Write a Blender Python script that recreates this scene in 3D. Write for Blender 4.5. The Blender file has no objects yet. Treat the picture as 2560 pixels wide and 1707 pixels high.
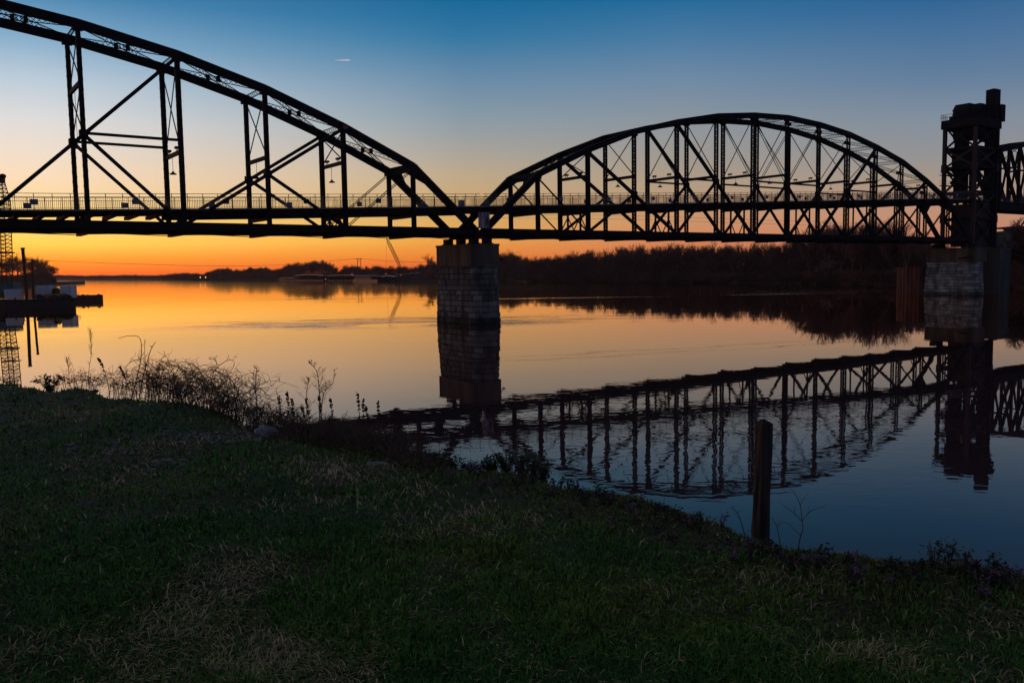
import bpy, math, random
import numpy as np
from mathutils import Matrix, Vector
S = bpy.context.scene
COL = S.collection
PI = math.pi
# ------------------------------------------------------------------ camera
HC = 6.034                       # eye height above the river
FPX, PIT, ROL = 2135.9, 0.08298, -0.01519
cam_d = bpy.data.cameras.new('camera'); cam = bpy.data.objects.new('camera', cam_d); COL.objects.link(cam)
cam_d.sensor_width = 36.0; cam_d.lens = 36.0 * FPX / 2560.0
cam_d.clip_start = 0.1; cam_d.clip_end = 40000
_cr, _sr = math.cos(ROL), math.sin(ROL)
_F = Vector((0, math.cos(PIT), -math.sin(PIT))); _U = Vector((0, math.sin(PIT), math.cos(PIT))); _R = Vector((1, 0, 0))
_X = _R * _cr + _U * _sr; _Y = -_R * _sr + _U * _cr; _Z = -_F
cam.matrix_world = Matrix(((_X.x, _Y.x, _Z.x, 0), (_X.y, _Y.y, _Z.y, 0), (_X.z, _Y.z, _Z.z, HC), (0, 0, 0, 1)))
S.camera = cam
S.render.engine = 'CYCLES'
S.cycles.use_denoising = True
S.cycles.max_bounces = 6; S.cycles.glossy_bounces = 3; S.cycles.diffuse_bounces = 2; S.cycles.transparent_max_bounces = 8
S.cycles.volume_bounces = 0
S.view_settings.view_transform = 'Standard'; S.view_settings.look = 'None'
S.view_settings.exposure = 0; S.view_settings.gamma = 1

# ------------------------------------------------------------------ sky (before sunrise, glow low on the left)
SUN_AZ, SUN_EL = math.radians(-40), math.radians(0.9)
W = bpy.data.worlds.new('World'); S.world = W; W.use_nodes = True
nt = W.node_tree; nt.nodes.clear()
def lin(c): return [((x / 255) / 12.92 if x / 255 <= .04045 else ((x / 255 + .055) / 1.055) ** 2.4) for x in c]
def nn(t, ty, **k):
    n = t.nodes.new(ty)
    for a, b in k.items(): setattr(n, a, b)
    return n
def mth(t, op, a, b=None, c=None):
    n = nn(t, 'ShaderNodeMath', operation=op)
    for i, v in enumerate((a, b, c)):
        if v is None: continue
        if isinstance(v, (int, float)): n.inputs[i].default_value = v
        else: t.links.new(v, n.inputs[i])
    return n.outputs[0]
tc = nn(nt, 'ShaderNodeTexCoord'); sep = nn(nt, 'ShaderNodeSeparateXYZ'); nt.links.new(tc.outputs['Generated'], sep.inputs[0])
el = mth(nt, 'MULTIPLY', mth(nt, 'ARCSINE', sep.outputs[2]), 180 / PI)
az = mth(nt, 'MULTIPLY', mth(nt, 'ARCTAN2', sep.outputs[0], sep.outputs[1]), 180 / PI)
elp = mth(nt, 'DIVIDE', mth(nt, 'ADD', el, 2.0), 92.0)
elp = mth(nt, 'POWER', mth(nt, 'MAXIMUM', elp, 0.0), 0.5)
def skyramp(stops):
    r = nn(nt, 'ShaderNodeValToRGB'); cr = r.color_ramp; cr.interpolation = 'LINEAR'
    while len(cr.elements) > 1: cr.elements.remove(cr.elements[0])
    for i, (e, c) in enumerate(stops):
        p = ((e + 2) / 92.0) ** .5
        x = cr.elements[0] if i == 0 else cr.elements.new(p)
        x.position = p; x.color = lin(c) + [1]
    nt.links.new(elp, r.inputs[0]); return r.outputs[0]
sky_cols = [
 (-50, skyramp([(-1.5, (214, 84, 34)), (0.3, (275, 124, 36)), (1.0, (285, 160, 44)), (1.9, (295, 215, 74)), (2.8, (290, 236, 110)), (4.0, (255, 226, 150)), (5.7, (255, 232, 196)), (7.5, (240, 228, 214)), (9.1, (225, 224, 224)), (11.3, (186, 205, 220)), (13.5, (134, 176, 205)), (16.5, (84, 146, 188)), (26, (60, 104, 148)), (40, (66, 82, 108)), (88, (134, 130, 120))])),
 (-28, skyramp([(-1.5, (205, 76, 32)), (0.2, (272, 116, 30)), (1.0, (284, 168, 40)), (1.9, (288, 220, 86)), (2.8, (280, 228, 116)), (4.0, (255, 217, 146)), (5.7, (252, 222, 186)), (7.5, (236, 222, 208)), (9.1, (220, 220, 220)), (11.3, (184, 203, 218)), (13.5, (130, 172, 202)), (16.0, (66, 132, 178)), (21, (34, 78, 118)), (26, (42, 62, 92)), (40, (60, 78, 104)), (88, (134, 130, 120))])),
 (-3, skyramp([(-1.5, (180, 72, 40)), (0.2, (232, 100, 40)), (1.2, (246, 144, 52)), (2.1, (244, 168, 72)), (3.4, (220, 172, 100)), (5.0, (202, 168, 122)), (6.3, (190, 169, 138)), (7.4, (174, 165, 152)), (9.6, (140, 156, 166)), (12.2, (104, 139, 168)), (14.8, (44, 118, 162)), (17.2, (0, 101, 152)), (21, (34, 78, 118)), (26, (42, 62, 92)), (40, (56, 74, 98)), (88, (134, 130, 120))])),
 (11, skyramp([(-1.5, (176, 76, 52)), (0.2, (212, 100, 62)), (1.3, (224, 132, 84)), (3.1, (206, 150, 108)), (5.2, (180, 156, 130)), (7.0, (160, 152, 143)), (9.5, (138, 148, 158)), (11.9, (110, 138, 165)), (14.3, (72, 122, 162)), (16.7, (24, 104, 154)), (21, (34, 78, 118)), (26, (42, 62, 92)), (40, (56, 72, 96)), (88, (134, 130, 120))])),
 (26, skyramp([(-1.5, (170, 84, 70)), (0.4, (210, 118, 92)), (1.5, (212, 136, 106)), (2.7, (200, 146, 116)), (5.0, (168, 150, 134)), (6.2, (150, 148, 148)), (8.5, (130, 143, 158)), (10.8, (98, 127, 158)), (13.0, (72, 114, 156)), (15.3, (40, 98, 148)), (21, (34, 78, 118)), (26, (42, 62, 92)), (40, (56, 70, 92)), (88, (134, 130, 120))])),
 (75, skyramp([(-1.5, (90, 62, 74)), (0.4, (120, 88, 98)), (2, (128, 104, 116)), (5, (116, 112, 136)), (10, (82, 104, 142)), (18, (44, 84, 130)), (30, (58, 72, 98)), (60, (68, 74, 92)), (88, (134, 130, 120))])),
]
cur = sky_cols[0][1]
az2 = mth(nt, 'SUBTRACT', mth(nt, 'ABSOLUTE', mth(nt, 'ADD', az, 42)), 42)   # glow is symmetric about the sunrise point
for (a0, _), (a1, cc) in zip(sky_cols, sky_cols[1:]):
    mr = nn(nt, 'ShaderNodeMapRange'); mr.interpolation_type = 'LINEAR'
    nt.links.new(az2, mr.inputs[0]); mr.inputs[1].default_value = a0; mr.inputs[2].default_value = a1
    mx = nn(nt, 'ShaderNodeMix', data_type='RGBA'); nt.links.new(mr.outputs[0], mx.inputs[0])
    nt.links.new(cur, mx.inputs[6]); nt.links.new(cc, mx.inputs[7]); cur = mx.outputs[2]
bg = nn(nt, 'ShaderNodeBackground'); nt.links.new(cur, bg.inputs[0]); bg.inputs[1].default_value = 1.0
skt = nn(nt, 'ShaderNodeTexSky'); skt.sky_type = 'NISHITA'; skt.sun_disc = False
skt.sun_elevation = SUN_EL; skt.sun_rotation = SUN_AZ
bg2 = nn(nt, 'ShaderNodeBackground'); nt.links.new(skt.outputs[0], bg2.inputs[0]); bg2.inputs[1].default_value = 0.006
ads = nn(nt, 'ShaderNodeAddShader'); nt.links.new(bg.outputs[0], ads.inputs[0]); nt.links.new(bg2.outputs[0], ads.inputs[1])
wo = nn(nt, 'ShaderNodeOutputWorld'); nt.links.new(ads.outputs[0], wo.inputs[0])
sun_d = bpy.data.lights.new('sun', 'SUN'); sun = bpy.data.objects.new('sun', sun_d); COL.objects.link(sun)
sun_d.energy = 0.4; sun_d.angle = math.radians(4); sun_d.color = (1, .30, .10)
_sd = Vector((math.sin(SUN_AZ) * math.cos(SUN_EL), math.cos(SUN_AZ) * math.cos(SUN_EL), math.sin(SUN_EL)))
sun.rotation_euler = _sd.to_track_quat('Z', 'Y').to_euler()

# ------------------------------------------------------------------ helpers
def ray(x, y):
    """direction through a pixel of the 2560 px wide photograph (used once, to survey where things stand)"""
    a0, b0 = x - 1280, y - 853.5
    a = a0 * _cr + b0 * _sr; b = -a0 * _sr + b0 * _cr
    return np.array([a / FPX, math.cos(PIT) - math.sin(PIT) * b / FPX, -math.sin(PIT) - math.cos(PIT) * b / FPX])
def onz(x, y, z=0.0):
    d = ray(x, y); k = (z - HC) / d[2]; return np.array([d[0] * k, d[1] * k, z])
def atd(x, y, Y):
    d = ray(x, y); k = Y / d[1]; return np.array([d[0] * k, Y, HC + d[2] * k])
def V(*a): return np.array(a, float)
class MB:
    def __init__(s): s.v = []; s.f = []
    def poly(s, vs, fs):
        n = len(s.v); s.v += [tuple(map(float, q)) for q in vs]; s.f += [tuple(n + i for i in f) for f in fs]; return s
    def box(s, c, hx, hy, hz):
        c = np.array(c, float); hx, hy, hz = (np.array(h, float) for h in (hx, hy, hz))
        vs = [c + i * hx + j * hy + k * hz for k in (-1, 1) for j in (-1, 1) for i in (-1, 1)]
        return s.poly(vs, [(0, 2, 3, 1), (4, 5, 7, 6), (0, 1, 5, 4), (2, 6, 7, 3), (0, 4, 6, 2), (1, 3, 7, 5)])
    def beam(s, p, q, w, h, up=(0, 0, 1)):
        p, q = np.array(p, float), np.array(q, float); d = q - p; L = np.linalg.norm(d)
        if L < 1e-6: return s
        d /= L; sd = np.cross(d, np.array(up, float)); n = np.linalg.norm(sd)
        if n < 1e-4: sd = np.cross(d, (1, 0, 0)); n = np.linalg.norm(sd)
        sd /= n; u = np.cross(sd, d)
        return s.box((p + q) / 2, d * L / 2, sd * w / 2, u * h / 2)
    def tube(s, pts, rs, n=6, cap=True):
        pts = [np.array(p, float) for p in pts]; base = len(s.v); m = len(pts)
        if not hasattr(rs, '__len__'): rs = [rs] * m
        for i, p in enumerate(pts):
            d = pts[min(i + 1, m - 1)] - pts[max(i - 1, 0)]; d = d / (np.linalg.norm(d) + 1e-9)
            a = np.cross(d, (0, 0, 1) if abs(d[2]) < .9 else (1, 0, 0)); a /= np.linalg.norm(a); b = np.cross(d, a)
            for k in range(n):
                t = 2 * PI * k / n; s.v.append(tuple(p + rs[i] * (math.cos(t) * a + math.sin(t) * b)))
        for i in range(m - 1):
            for k in range(n):
                k2 = (k + 1) % n; s.f.append((base + i * n + k, base + i * n + k2, base + (i + 1) * n + k2, base + (i + 1) * n + k))
        if cap:
            s.f.append(tuple(base + k for k in range(n))[::-1]); s.f.append(tuple(base + (m - 1) * n + k for k in range(n)))
        return s
    def blob(s, c, r, seed=0, n=8, m=6, amp=.2):
        rnd = random.Random(seed); base = len(s.v); c = np.array(c, float); r = np.array(r, float) * np.ones(3)
        for i in range(m + 1):
            t = PI * i / m
            for k in range(n):
                p = 2 * PI * k / n; q = 1 + amp * (rnd.random() - .5) * (0 if i in (0, m) else 1)
                s.v.append(tuple(c + r * q * np.array([math.sin(t) * math.cos(p), math.sin(t) * math.sin(p), math.cos(t)])))
        for i in range(m):
            for k in range(n):
                k2 = (k + 1) % n; s.f.append((base + i * n + k, base + (i + 1) * n + k, base + (i + 1) * n + k2, base + i * n + k2))
        return s
    def build(s, name, mat, parent=None, smooth=False):
        me = bpy.data.meshes.new(name); off = np.array(parent.matrix_world.translation if parent and parent.parent is None else (getattr(parent, 'matrix_world', Matrix()).translation if parent else (0, 0, 0)))
        if parent is not None: off = np.array(ORG.get(parent.name, (0, 0, 0)))
        me.from_pydata([(v[0] - off[0], v[1] - off[1], v[2] - off[2]) for v in s.v], [], s.f); me.update()
        if smooth:
            for p in me.polygons: p.use_smooth = True
        me.materials.append(mat); o = bpy.data.objects.new(name, me); COL.objects.link(o)
        if parent is not None: o.parent = parent; ORG[o.name] = tuple(off)
        return o
ORG = {}
def tag(o, label=None, cat=None, group=None, kind=None):
    if label: o['label'] = label
    if cat: o['category'] = cat
    if group: o['group'] = group
    if kind: o['kind'] = kind
    return o
def thing(name, loc, label, cat, group=None):
    o = bpy.data.objects.new(name, None); COL.objects.link(o); o.location = tuple(map(float, loc)); o.empty_display_size = .1
    ORG[o.name] = tuple(map(float, loc)); return tag(o, label, cat, group)
def copy_tree(o, loc, rz=0.0, sc=1.0, label=None):
    c = o.copy(); COL.objects.link(c); c.location = tuple(map(float, loc)); c.rotation_euler = (0, 0, rz); c.scale = (sc, sc, sc) if not hasattr(sc, '__len__') else sc
    if label: c['label'] = label
    for ch in o.children:
        d = ch.copy(); COL.objects.link(d); d.parent = c
        for g in ch.children:
            e = g.copy(); COL.objects.link(e); e.parent = d
    return c
def mat(name, c1, c2=None, scale=3.0, rough=.7, metal=0, bump=0.0, stretch=(1, 1, 1), detail=5, spec=.5, attr=None):
    m = bpy.data.materials.new(name); m.use_nodes = True; t = m.node_tree; b = t.nodes['Principled BSDF']
    b.inputs['Roughness'].default_value = rough; b.inputs['Metallic'].default_value = metal; b.inputs['Specular IOR Level'].default_value = spec
    c2 = c2 or tuple(x * .6 for x in c1)
    g = nn(t, 'ShaderNodeTexCoord'); mp = nn(t, 'ShaderNodeMapping'); mp.inputs['Scale'].default_value = stretch
    t.links.new(g.outputs['Object'], mp.inputs[0])
    nz = nn(t, 'ShaderNodeTexNoise'); nz.inputs['Scale'].default_value = scale; nz.inputs['Detail'].default_value = detail
    t.links.new(mp.outputs[0], nz.inputs[0])
    r = nn(t, 'ShaderNodeValToRGB'); r.color_ramp.elements[0].position = .38; r.color_ramp.elements[1].position = .64
    r.color_ramp.elements[0].color = list(c1) + [1]; r.color_ramp.elements[1].color = list(c2) + [1]
    t.links.new(nz.outputs[0], r.inputs[0]); out = r.outputs[0]
    if attr:
        at = nn(t, 'ShaderNodeVertexColor'); at.layer_name = attr
        mx = nn(t, 'ShaderNodeMix', data_type='RGBA', blend_type='MULTIPLY'); mx.inputs[0].default_value = 1
        t.links.new(out, mx.inputs[6]); t.links.new(at.outputs[0], mx.inputs[7]); out = mx.outputs[2]
    t.links.new(out, b.inputs['Base Color'])
    if bump:
        bp = nn(t, 'ShaderNodeBump'); bp.inputs['Strength'].default_value = bump; bp.inputs['Distance'].default_value = .05
        t.links.new(nz.outputs[0], bp.inputs['Height']); t.links.new(bp.outputs[0], b.inputs['Normal'])
    return m
def emis(name, c, st):
    m = bpy.data.materials.new(name); m.use_nodes = True; b = m.node_tree.nodes['Principled BSDF']
    b.inputs['Base Color'].default_value = list(c) + [1]; b.inputs['Emission Color'].default_value = list(c) + [1]; b.inputs['Emission Strength'].default_value = st
    return m
M = dict(
 steel=mat('steel_paint', (.011, .012, .018), (.020, .017, .019), 1.5, .8, 0, .25, detail=8, spec=.12),
 steel2=mat('steel_rusty', (.050, .014, .010), (.018, .014, .018), .5, .75, 0, .2, detail=8),
 girder=mat('deck_girder', (.012, .012, .016), (.020, .017, .016), .8, .85, spec=.08),
 edge=mat('deck_edge', (.16, .17, .19), (.12, .12, .13), 1, .6),
 rail=mat('railing_steel', (.06, .06, .07), None, 2, .5, .4),
 sign=mat('plaque_face', (.10, .14, .24), (.08, .11, .18), 4, .4),
 rustbox=mat('rust_white', (.38, .42, .56), (.10, .035, .02), 2.2, .75, stretch=(1, 1, .25), detail=8),
 concrete=mat('concrete', (.15, .105, .075), (.05, .036, .028), .7, .9, 0, .3, stretch=(1, 1, .12), detail=9),
 concrete2=mat('pier_concrete', (.085, .08, .075), (.05, .048, .046), .5, .9, 0, .2, stretch=(1, 1, .2), detail=8),
 tree=mat('tree_bark', (.17, .075, .058), (.09, .045, .038), .3, .9),
 tree2=mat('tree_wood_dark', (.17, .074, .058), (.08, .038, .036), .1, .9),
 tree3=mat('tree_reddish', (.10, .030, .016), (.05, .02, .014), .3, .9),
 blossom=mat('blossom', (.55, .40, .42), (.35, .24, .25), 2, .8),
 earth=mat('bank_earth', (.030, .014, .012), (.016, .009, .009), .15, .95, 0, .4),
 white=mat('container_white', (.62, .64, .68), (.5, .5, .55), .6, .5),
 hull=mat('barge_hull', (.024, .022, .024), (.05, .028, .02), .5, .6, stretch=(1, 1, .4)),
 pile=mat('pile_rust', (.26, .070, .040), (.10, .034, .022), .8, .75, stretch=(1, 1, .2)),
 hullrust=mat('barge_rust', (.09, .03, .018), (.04, .016, .012), .6, .7, stretch=(1, 1, .3)),
 yellow=mat('yellow_paint', (.42, .24, .03), (.24, .14, .03), 1, .6),
 teal=mat('crane_teal', (.02, .12, .13), (.015, .07, .08), .8, .5),
 cranered=mat('crane_red', (.11, .025, .015), (.07, .02, .015), 1, .6),
 roof=mat('marina_roof', (.40, .40, .46), (.26, .25, .30), .3, .5),
 brick=mat('brick', (.14, .06, .045), (.10, .05, .04), .8, .9),
 redroof=mat('red_roof', (.35, .04, .03), (.2, .03, .02), .5, .7),
 timber=mat('timber_post', (.022, .017, .016), (.055, .034, .028), 9, .9, 0, .8, stretch=(3, 3, .18), detail=8),
 wire=mat('wire_rope', (.05, .045, .045), None, 10, .6, .3),
 stem=mat('dry_stem', (.13, .075, .045), (.07, .04, .028), 20, .85),
 seed=mat('seed_head', (.035, .018, .014), (.02, .012, .010), 40, .9),
 leaf=mat('leaf_dark', (.040, .075, .026), (.024, .045, .02), 18, .7),
 petal=mat('purple_petal', (.27, .075, .22), (.15, .04, .13), 30, .7),
 redstem=mat('reddish_stem', (.10, .03, .03), (.05, .03, .02), 20, .8),
 graffiti=mat('graffiti_paint', (.42, .07, .05), (.22, .045, .035), 3, .8),
 grass=mat('grass_blades', (1, 1, 1), (.6, .6, .6), 8, .8, attr='tint', spec=.12),
 soil=mat('bank_soil', (.036, .046, .016), (.06, .042, .024), 2.2, .95, 0, .6, detail=9),
 slab=mat('pale_slab', (.30, .30, .31), (.12, .12, .125), 4, .9, 0, .6, detail=8),
 rock=mat('pale_rock', (.20, .19, .18), (.08, .075, .07), 5, .9, 0, .6, detail=8),
 lamp_y=emis('lamp_yellow', (1, .72, .30), 4), lamp_o=emis('lamp_orange', (1, .18, .05), 3.0), glass=mat('lamp_glass', (.5, .5, .5), None, 5, .2))
def vnoise(x, y, sc, seed):
    x = np.asarray(x) / sc + seed * 17.3; y = np.asarray(y) / sc - seed * 9.1
    xi, yi = np.floor(x).astype(np.int64), np.floor(y).astype(np.int64); fx, fy = x - xi, y - yi
    fx, fy = fx * fx * (3 - 2 * fx), fy * fy * (3 - 2 * fy)
    def h(a, b):
        n = (a * 374761393 + b * 668265263 + seed * 1274126177) & 0x7fffffff
        n = ((n ^ (n >> 13)) * 1103515245) & 0x7fffffff; return (n ^ (n >> 16)) % 10007 / 10007.0
    return (h(xi, yi) * (1 - fx) + h(xi + 1, yi) * fx) * (1 - fy) + (h(xi, yi + 1) * (1 - fx) + h(xi + 1, yi + 1) * fx) * fy
def fast_mesh(name, verts, faces, m, parent=None, tint=None):
    me = bpy.data.meshes.new(name); nv, nf, k = len(verts), len(faces), faces.shape[1]
    me.vertices.add(nv); me.vertices.foreach_set('co', np.asarray(verts, np.float32).ravel())
    me.loops.add(nf * k); me.loops.foreach_set('vertex_index', faces.astype(np.int32).ravel())
    me.polygons.add(nf); me.polygons.foreach_set('loop_start', np.arange(0, nf * k, k, dtype=np.int32))
    me.polygons.foreach_set('loop_total', np.full(nf, k, np.int32)); me.update(calc_edges=True)
    if tint is not None:
        a = me.color_attributes.new('tint', 'FLOAT_COLOR', 'POINT')
        a.data.foreach_set('color', np.concatenate([tint, np.ones((nv, 1))], 1).astype(np.float32).ravel())
    me.materials.append(m); o = bpy.data.objects.new(name, me); COL.objects.link(o)
    if parent is not None: o.parent = parent
    return o
HAZE = 6e-5
ORD = 'first second third fourth fifth sixth seventh eighth ninth tenth eleventh twelfth thirteenth fourteenth fifteenth sixteenth seventeenth eighteenth nineteenth twentieth'.split()

# ------------------------------------------------------------------ water
wm = bpy.data.materials.new('river_water'); wm.use_nodes = True; t = wm.node_tree; t.nodes.clear()
w_out = nn(t, 'ShaderNodeOutputMaterial'); w_mix = nn(t, 'ShaderNodeMixShader'); w_dif = nn(t, 'ShaderNodeBsdfDiffuse'); w_gl = nn(t, 'ShaderNodeBsdfGlossy')
w_dif.inputs[0].default_value = (.060, .034, .040, 1); w_gl.inputs[0].default_value = (1, .82, .70, 1)   # silty river
w_fr = nn(t, 'ShaderNodeFresnel'); w_fr.inputs['IOR'].default_value = 1.36
t.links.new(mth(t, 'MINIMUM', mth(t, 'MULTIPLY', w_fr.outputs[0], 1.30), 1.0), w_mix.inputs[0]); t.links.new(w_dif.outputs[0], w_mix.inputs[1]); t.links.new(w_gl.outputs[0], w_mix.inputs[2]); t.links.new(w_mix.outputs[0], w_out.inputs[0])
g = nn(t, 'ShaderNodeTexCoord')
def wn(scale, st, detail=3, rot=0.0, dist=0.0):
    mp = nn(t, 'ShaderNodeMapping'); mp.inputs['Scale'].default_value = st; mp.inputs['Rotation'].default_value = (0, 0, rot); t.links.new(g.outputs['Object'], mp.inputs[0])
    z = nn(t, 'ShaderNodeTexNoise'); z.inputs['Scale'].default_value = scale; z.inputs['Detail'].default_value = detail; z.inputs['Distortion'].default_value = dist
    t.links.new(mp.outputs[0], z.inputs[0]); return z.outputs[0]
def ramp(o, a, bb):
    r = nn(t, 'ShaderNodeMapRange'); r.interpolation_type = 'SMOOTHSTEP'; t.links.new(o, r.inputs[0]); r.inputs[1].default_value = a; r.inputs[2].default_value = bb; return r.outputs[0]
fine = wn(1.5, (.8, 1.15, 1), 1.6, 0, .9)            # small eddy ripples
mid_ = wn(.42, (1, 1.0, 1), 1.2, .3, .8)
swell = wn(.09, (.6, 1, 1), 2)
# eddying water spreads downstream of the near pier; the rest of the river is glassy
sx = nn(t, 'ShaderNodeSeparateXYZ'); t.links.new(g.outputs['Object'], sx.inputs[0])
def gauss(cx, cy, rx, ry, rot):
    c_, s_ = math.cos(rot), math.sin(rot)
    dx = mth(t, 'SUBTRACT', sx.outputs[0], cx); dy = mth(t, 'SUBTRACT', sx.outputs[1], cy)
    u = mth(t, 'DIVIDE', mth(t, 'ADD', mth(t, 'MULTIPLY', dx, c_), mth(t, 'MULTIPLY', dy, s_)), rx)
    v = mth(t, 'DIVIDE', mth(t, 'SUBTRACT', mth(t, 'MULTIPLY', dy, c_), mth(t, 'MULTIPLY', dx, s_)), ry)
    return mth(t, 'EXPONENT', mth(t, 'MULTIPLY', mth(t, 'ADD', mth(t, 'MULTIPLY', u, u), mth(t, 'MULTIPLY', v, v)), -1.0))
patch = ramp(mth(t, 'ADD', gauss(5.5, 32, 13, 12, .5), mth(t, 'MULTIPLY', mth(t, 'SUBTRACT', wn(.12, (1, 1, 1), 3), .5), .7)), .10, .85)
streak = mth(t, 'MULTIPLY', ramp(wn(.04, (.25, 1.7, 1), 4, .02), .52, .62), mth(t, 'ADD', mth(t, 'MULTIPLY', gauss(75, 192, 110, 13, .0), .95), .015))
streak2 = mth(t, 'MULTIPLY', ramp(wn(.16, (.3, 1.5, 1), 5, .05, .6), .48, .58), gauss(-19, 103, 19, 8.0, .05))
amp = mth(t, 'ADD', mth(t, 'ADD', mth(t, 'MULTIPLY', patch, 1.0), .10), mth(t, 'ADD', mth(t, 'MULTIPLY', streak, 9), mth(t, 'ADD', mth(t, 'MULTIPLY', streak2, 26), mth(t, 'ADD', mth(t, 'MULTIPLY', gauss(-2.5, 96.5, 7.5, 2.2, .15), 22), mth(t, 'MULTIPLY', gauss(88, 158, 12, 3.0, .2), 22)))))
hh = mth(t, 'ADD', mth(t, 'MULTIPLY', mth(t, 'ADD', mth(t, 'MULTIPLY', fine, .0029), mth(t, 'MULTIPLY', mid_, .0030)), amp), mth(t, 'MULTIPLY', swell, .012))
bp = nn(t, 'ShaderNodeBump'); bp.inputs['Strength'].default_value = 1.0; bp.inputs['Distance'].default_value = 1.0
t.links.new(hh, bp.inputs['Height'])
for q_ in (w_gl, w_fr): t.links.new(bp.outputs[0], q_.inputs['Normal'])
rdist = nn(t, 'ShaderNodeMapRange'); t.links.new(sx.outputs[1], rdist.inputs[0]); rdist.inputs[1].default_value = 70; rdist.inputs[2].default_value = 330; rdist.inputs[4].default_value = .045
rg = mth(t, 'ADD', mth(t, 'ADD', rdist.outputs[0], .010), mth(t, 'MULTIPLY', mth(t, 'ADD', streak, streak2), .12)); t.links.new(rg, w_gl.inputs['Roughness'])
w = MB().poly([(-2600, -400, 0), (2600, -400, 0), (2600, 3000, 0), (-2600, 3000, 0)], [(0, 1, 2, 3)]).build('river_water', wm)
tag(w, 'wide calm river reflecting the sunrise sky', 'water', kind='structure')

# ------------------------------------------------------------------ near bank
EDGE = [(0, 958), (60, 963), (130, 966), (190, 963), (235, 975), (270, 990), (380, 993), (430, 1000), (500, 1014), (560, 1040), (640, 1066), (720, 1088), (800, 1098), (900, 1112), (980, 1130), (1060, 1148), (1150, 1160), (1250, 1165), (1330, 1180), (1365, 1200), (1400, 1222), (1500, 1242), (1600, 1262), (1700, 1296), (1790, 1316), (1860, 1356), (1950, 1384), (2050, 1402), (2150, 1414), (2200, 1424), (2320, 1432), (2450, 1440), (2560, 1450)]
ZG = HC - 1.65
_ea, _er = [], []
for x, y in EDGE:
    p = onz(x, y, ZG); _ea.append(math.atan2(p[0], p[1])); _er.append(math.hypot(p[0], p[1]))
for a_, r_ in ((60, 4.6), (90, 4.6), (130, 8), (180, 30)): _ea.append(math.radians(a_)); _er.append(r_)
for a_, r_ in ((-45, 19), (-70, 34), (-110, 60), (-150, 60), (-180, 30)): _ea.insert(0, math.radians(a_)); _er.insert(0, r_)
_ea, _er = np.array(_ea), np.array(_er)
def edge_r(a): return np.interp(a, _ea, _er)
def ground_z(x, y):
    x, y = np.asarray(x, float), np.asarray(y, float)
    r = np.hypot(x, y); a = np.arctan2(x, y); R = edge_r(a); d = (r - R) * .75 + .50 * (vnoise(x, y, 1.1, 61) - .5) + .28 * (vnoise(x, y, .37, 62) - .5)
    z = ZG + .10 * (vnoise(x, y, 2.3, 3) - .5) * np.clip(r / 6, .3, 1) + .05 * (vnoise(x, y, .7, 5) - .5) + .025 * (vnoise(x, y, .25, 8) - .5)
    dd = np.maximum(d + .25, 0); drop = .35 * dd * dd / (dd + .3) + np.maximum(d - .3, 0) * .75
    ledge = np.exp(-((a - math.radians(-10)) / .1) ** 2) * .35 * np.clip(d, 0, 1.2)
    return np.maximum(z - drop + ledge, -1.2)
na, nr = 620, 420
A_ = np.linspace(-PI, PI, na); R_ = .3 * (120 / .3) ** (np.linspace(0, 1, nr))
AA, RR = np.meshgrid(A_, R_); gx, gy = RR * np.sin(AA), RR * np.cos(AA); gz = ground_z(gx, gy)
idx = np.arange(na * nr).reshape(nr, na)
fc = np.stack([idx[:-1, :-1], idx[:-1, 1:], idx[1:, 1:], idx[1:, :-1]], -1).reshape(-1, 4)[:, ::-1]
gr = fast_mesh('grassy_bank', np.stack([gx, gy, gz], -1).reshape(-1, 3), fc, M['soil'])
for p in gr.data.polygons: p.use_smooth = True
tag(gr, 'dark grassy river bank dropping to the water', 'ground', kind='structure')
# grass: one blade object for the whole lawn
rng = np.random.default_rng(7)
NB = 560000
th = rng.uniform(math.radians(-52), math.radians(52), NB)
u = rng.random(NB); p_ = -0.9; r0, r1 = 1.6, 17.5
rr = (r0 ** p_ + u * (r1 ** p_ - r0 ** p_)) ** (1 / p_)
keep = rr < edge_r(th) + .9 + .5 * rng.random(NB); th, rr = th[keep], rr[keep]
bx, by = rr * np.sin(th), rr * np.cos(th)
dry = vnoise(bx, by, 1.1, 11) * .5 + vnoise(bx, by, .42, 12) * .35 + vnoise(bx, by, 3.2, 13) * .35
dry = dry + .10 * np.exp(-((bx + 1.2) / 1.5) ** 2 - ((by - 3.6) / 1.3) ** 2) - .07 * np.clip((bx + .3) * 1.5, 0, 1) - .07 * np.clip((by - 4.3) * .8, 0, 1)
dry = np.clip((dry - .64) / .20, 0, 1) * np.clip(1.25 - .045 * (rr - 2) - .2 * (th > .15) * np.clip(th * 3, 0, 1), 0, 1)
isdry = rng.random(len(bx)) < (dry * .55 + .035)
tuft = vnoise(bx, by, .33, 21)
L = np.where(isdry, rng.uniform(.03, .085, len(bx)), rng.uniform(.018, .048, len(bx)) * (0.55 + .95 * tuft))
L *= 1 + .02 * rr
wd = (.0010 + .0005 * rr) * rng.uniform(.7, 1.4, len(bx)) * np.where(isdry, .85, 1.1)
flow = vnoise(bx, by, .5, 31) * 9
fa = np.where(isdry, flow + rng.normal(0, 1.1, len(bx)), rng.uniform(0, 2 * PI, len(bx)))
lean = np.where(isdry, rng.uniform(.9, 1.5, len(bx)), rng.uniform(.15, 1.1, len(bx)))
broad = (~isdry) & (rng.random(len(bx)) < .16 * np.clip((vnoise(bx, by, .6, 51) - .35) * 3, 0, 1)); wd = np.where(broad, wd * 4.5, wd); L = np.where(broad, L * .55, L); lean = np.where(broad, rng.uniform(.7, 1.4, len(bx)), lean)
dx, dy = np.cos(fa), np.sin(fa); px_, py_ = -dy, dx
bz = ground_z(bx, by) - .005
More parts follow.
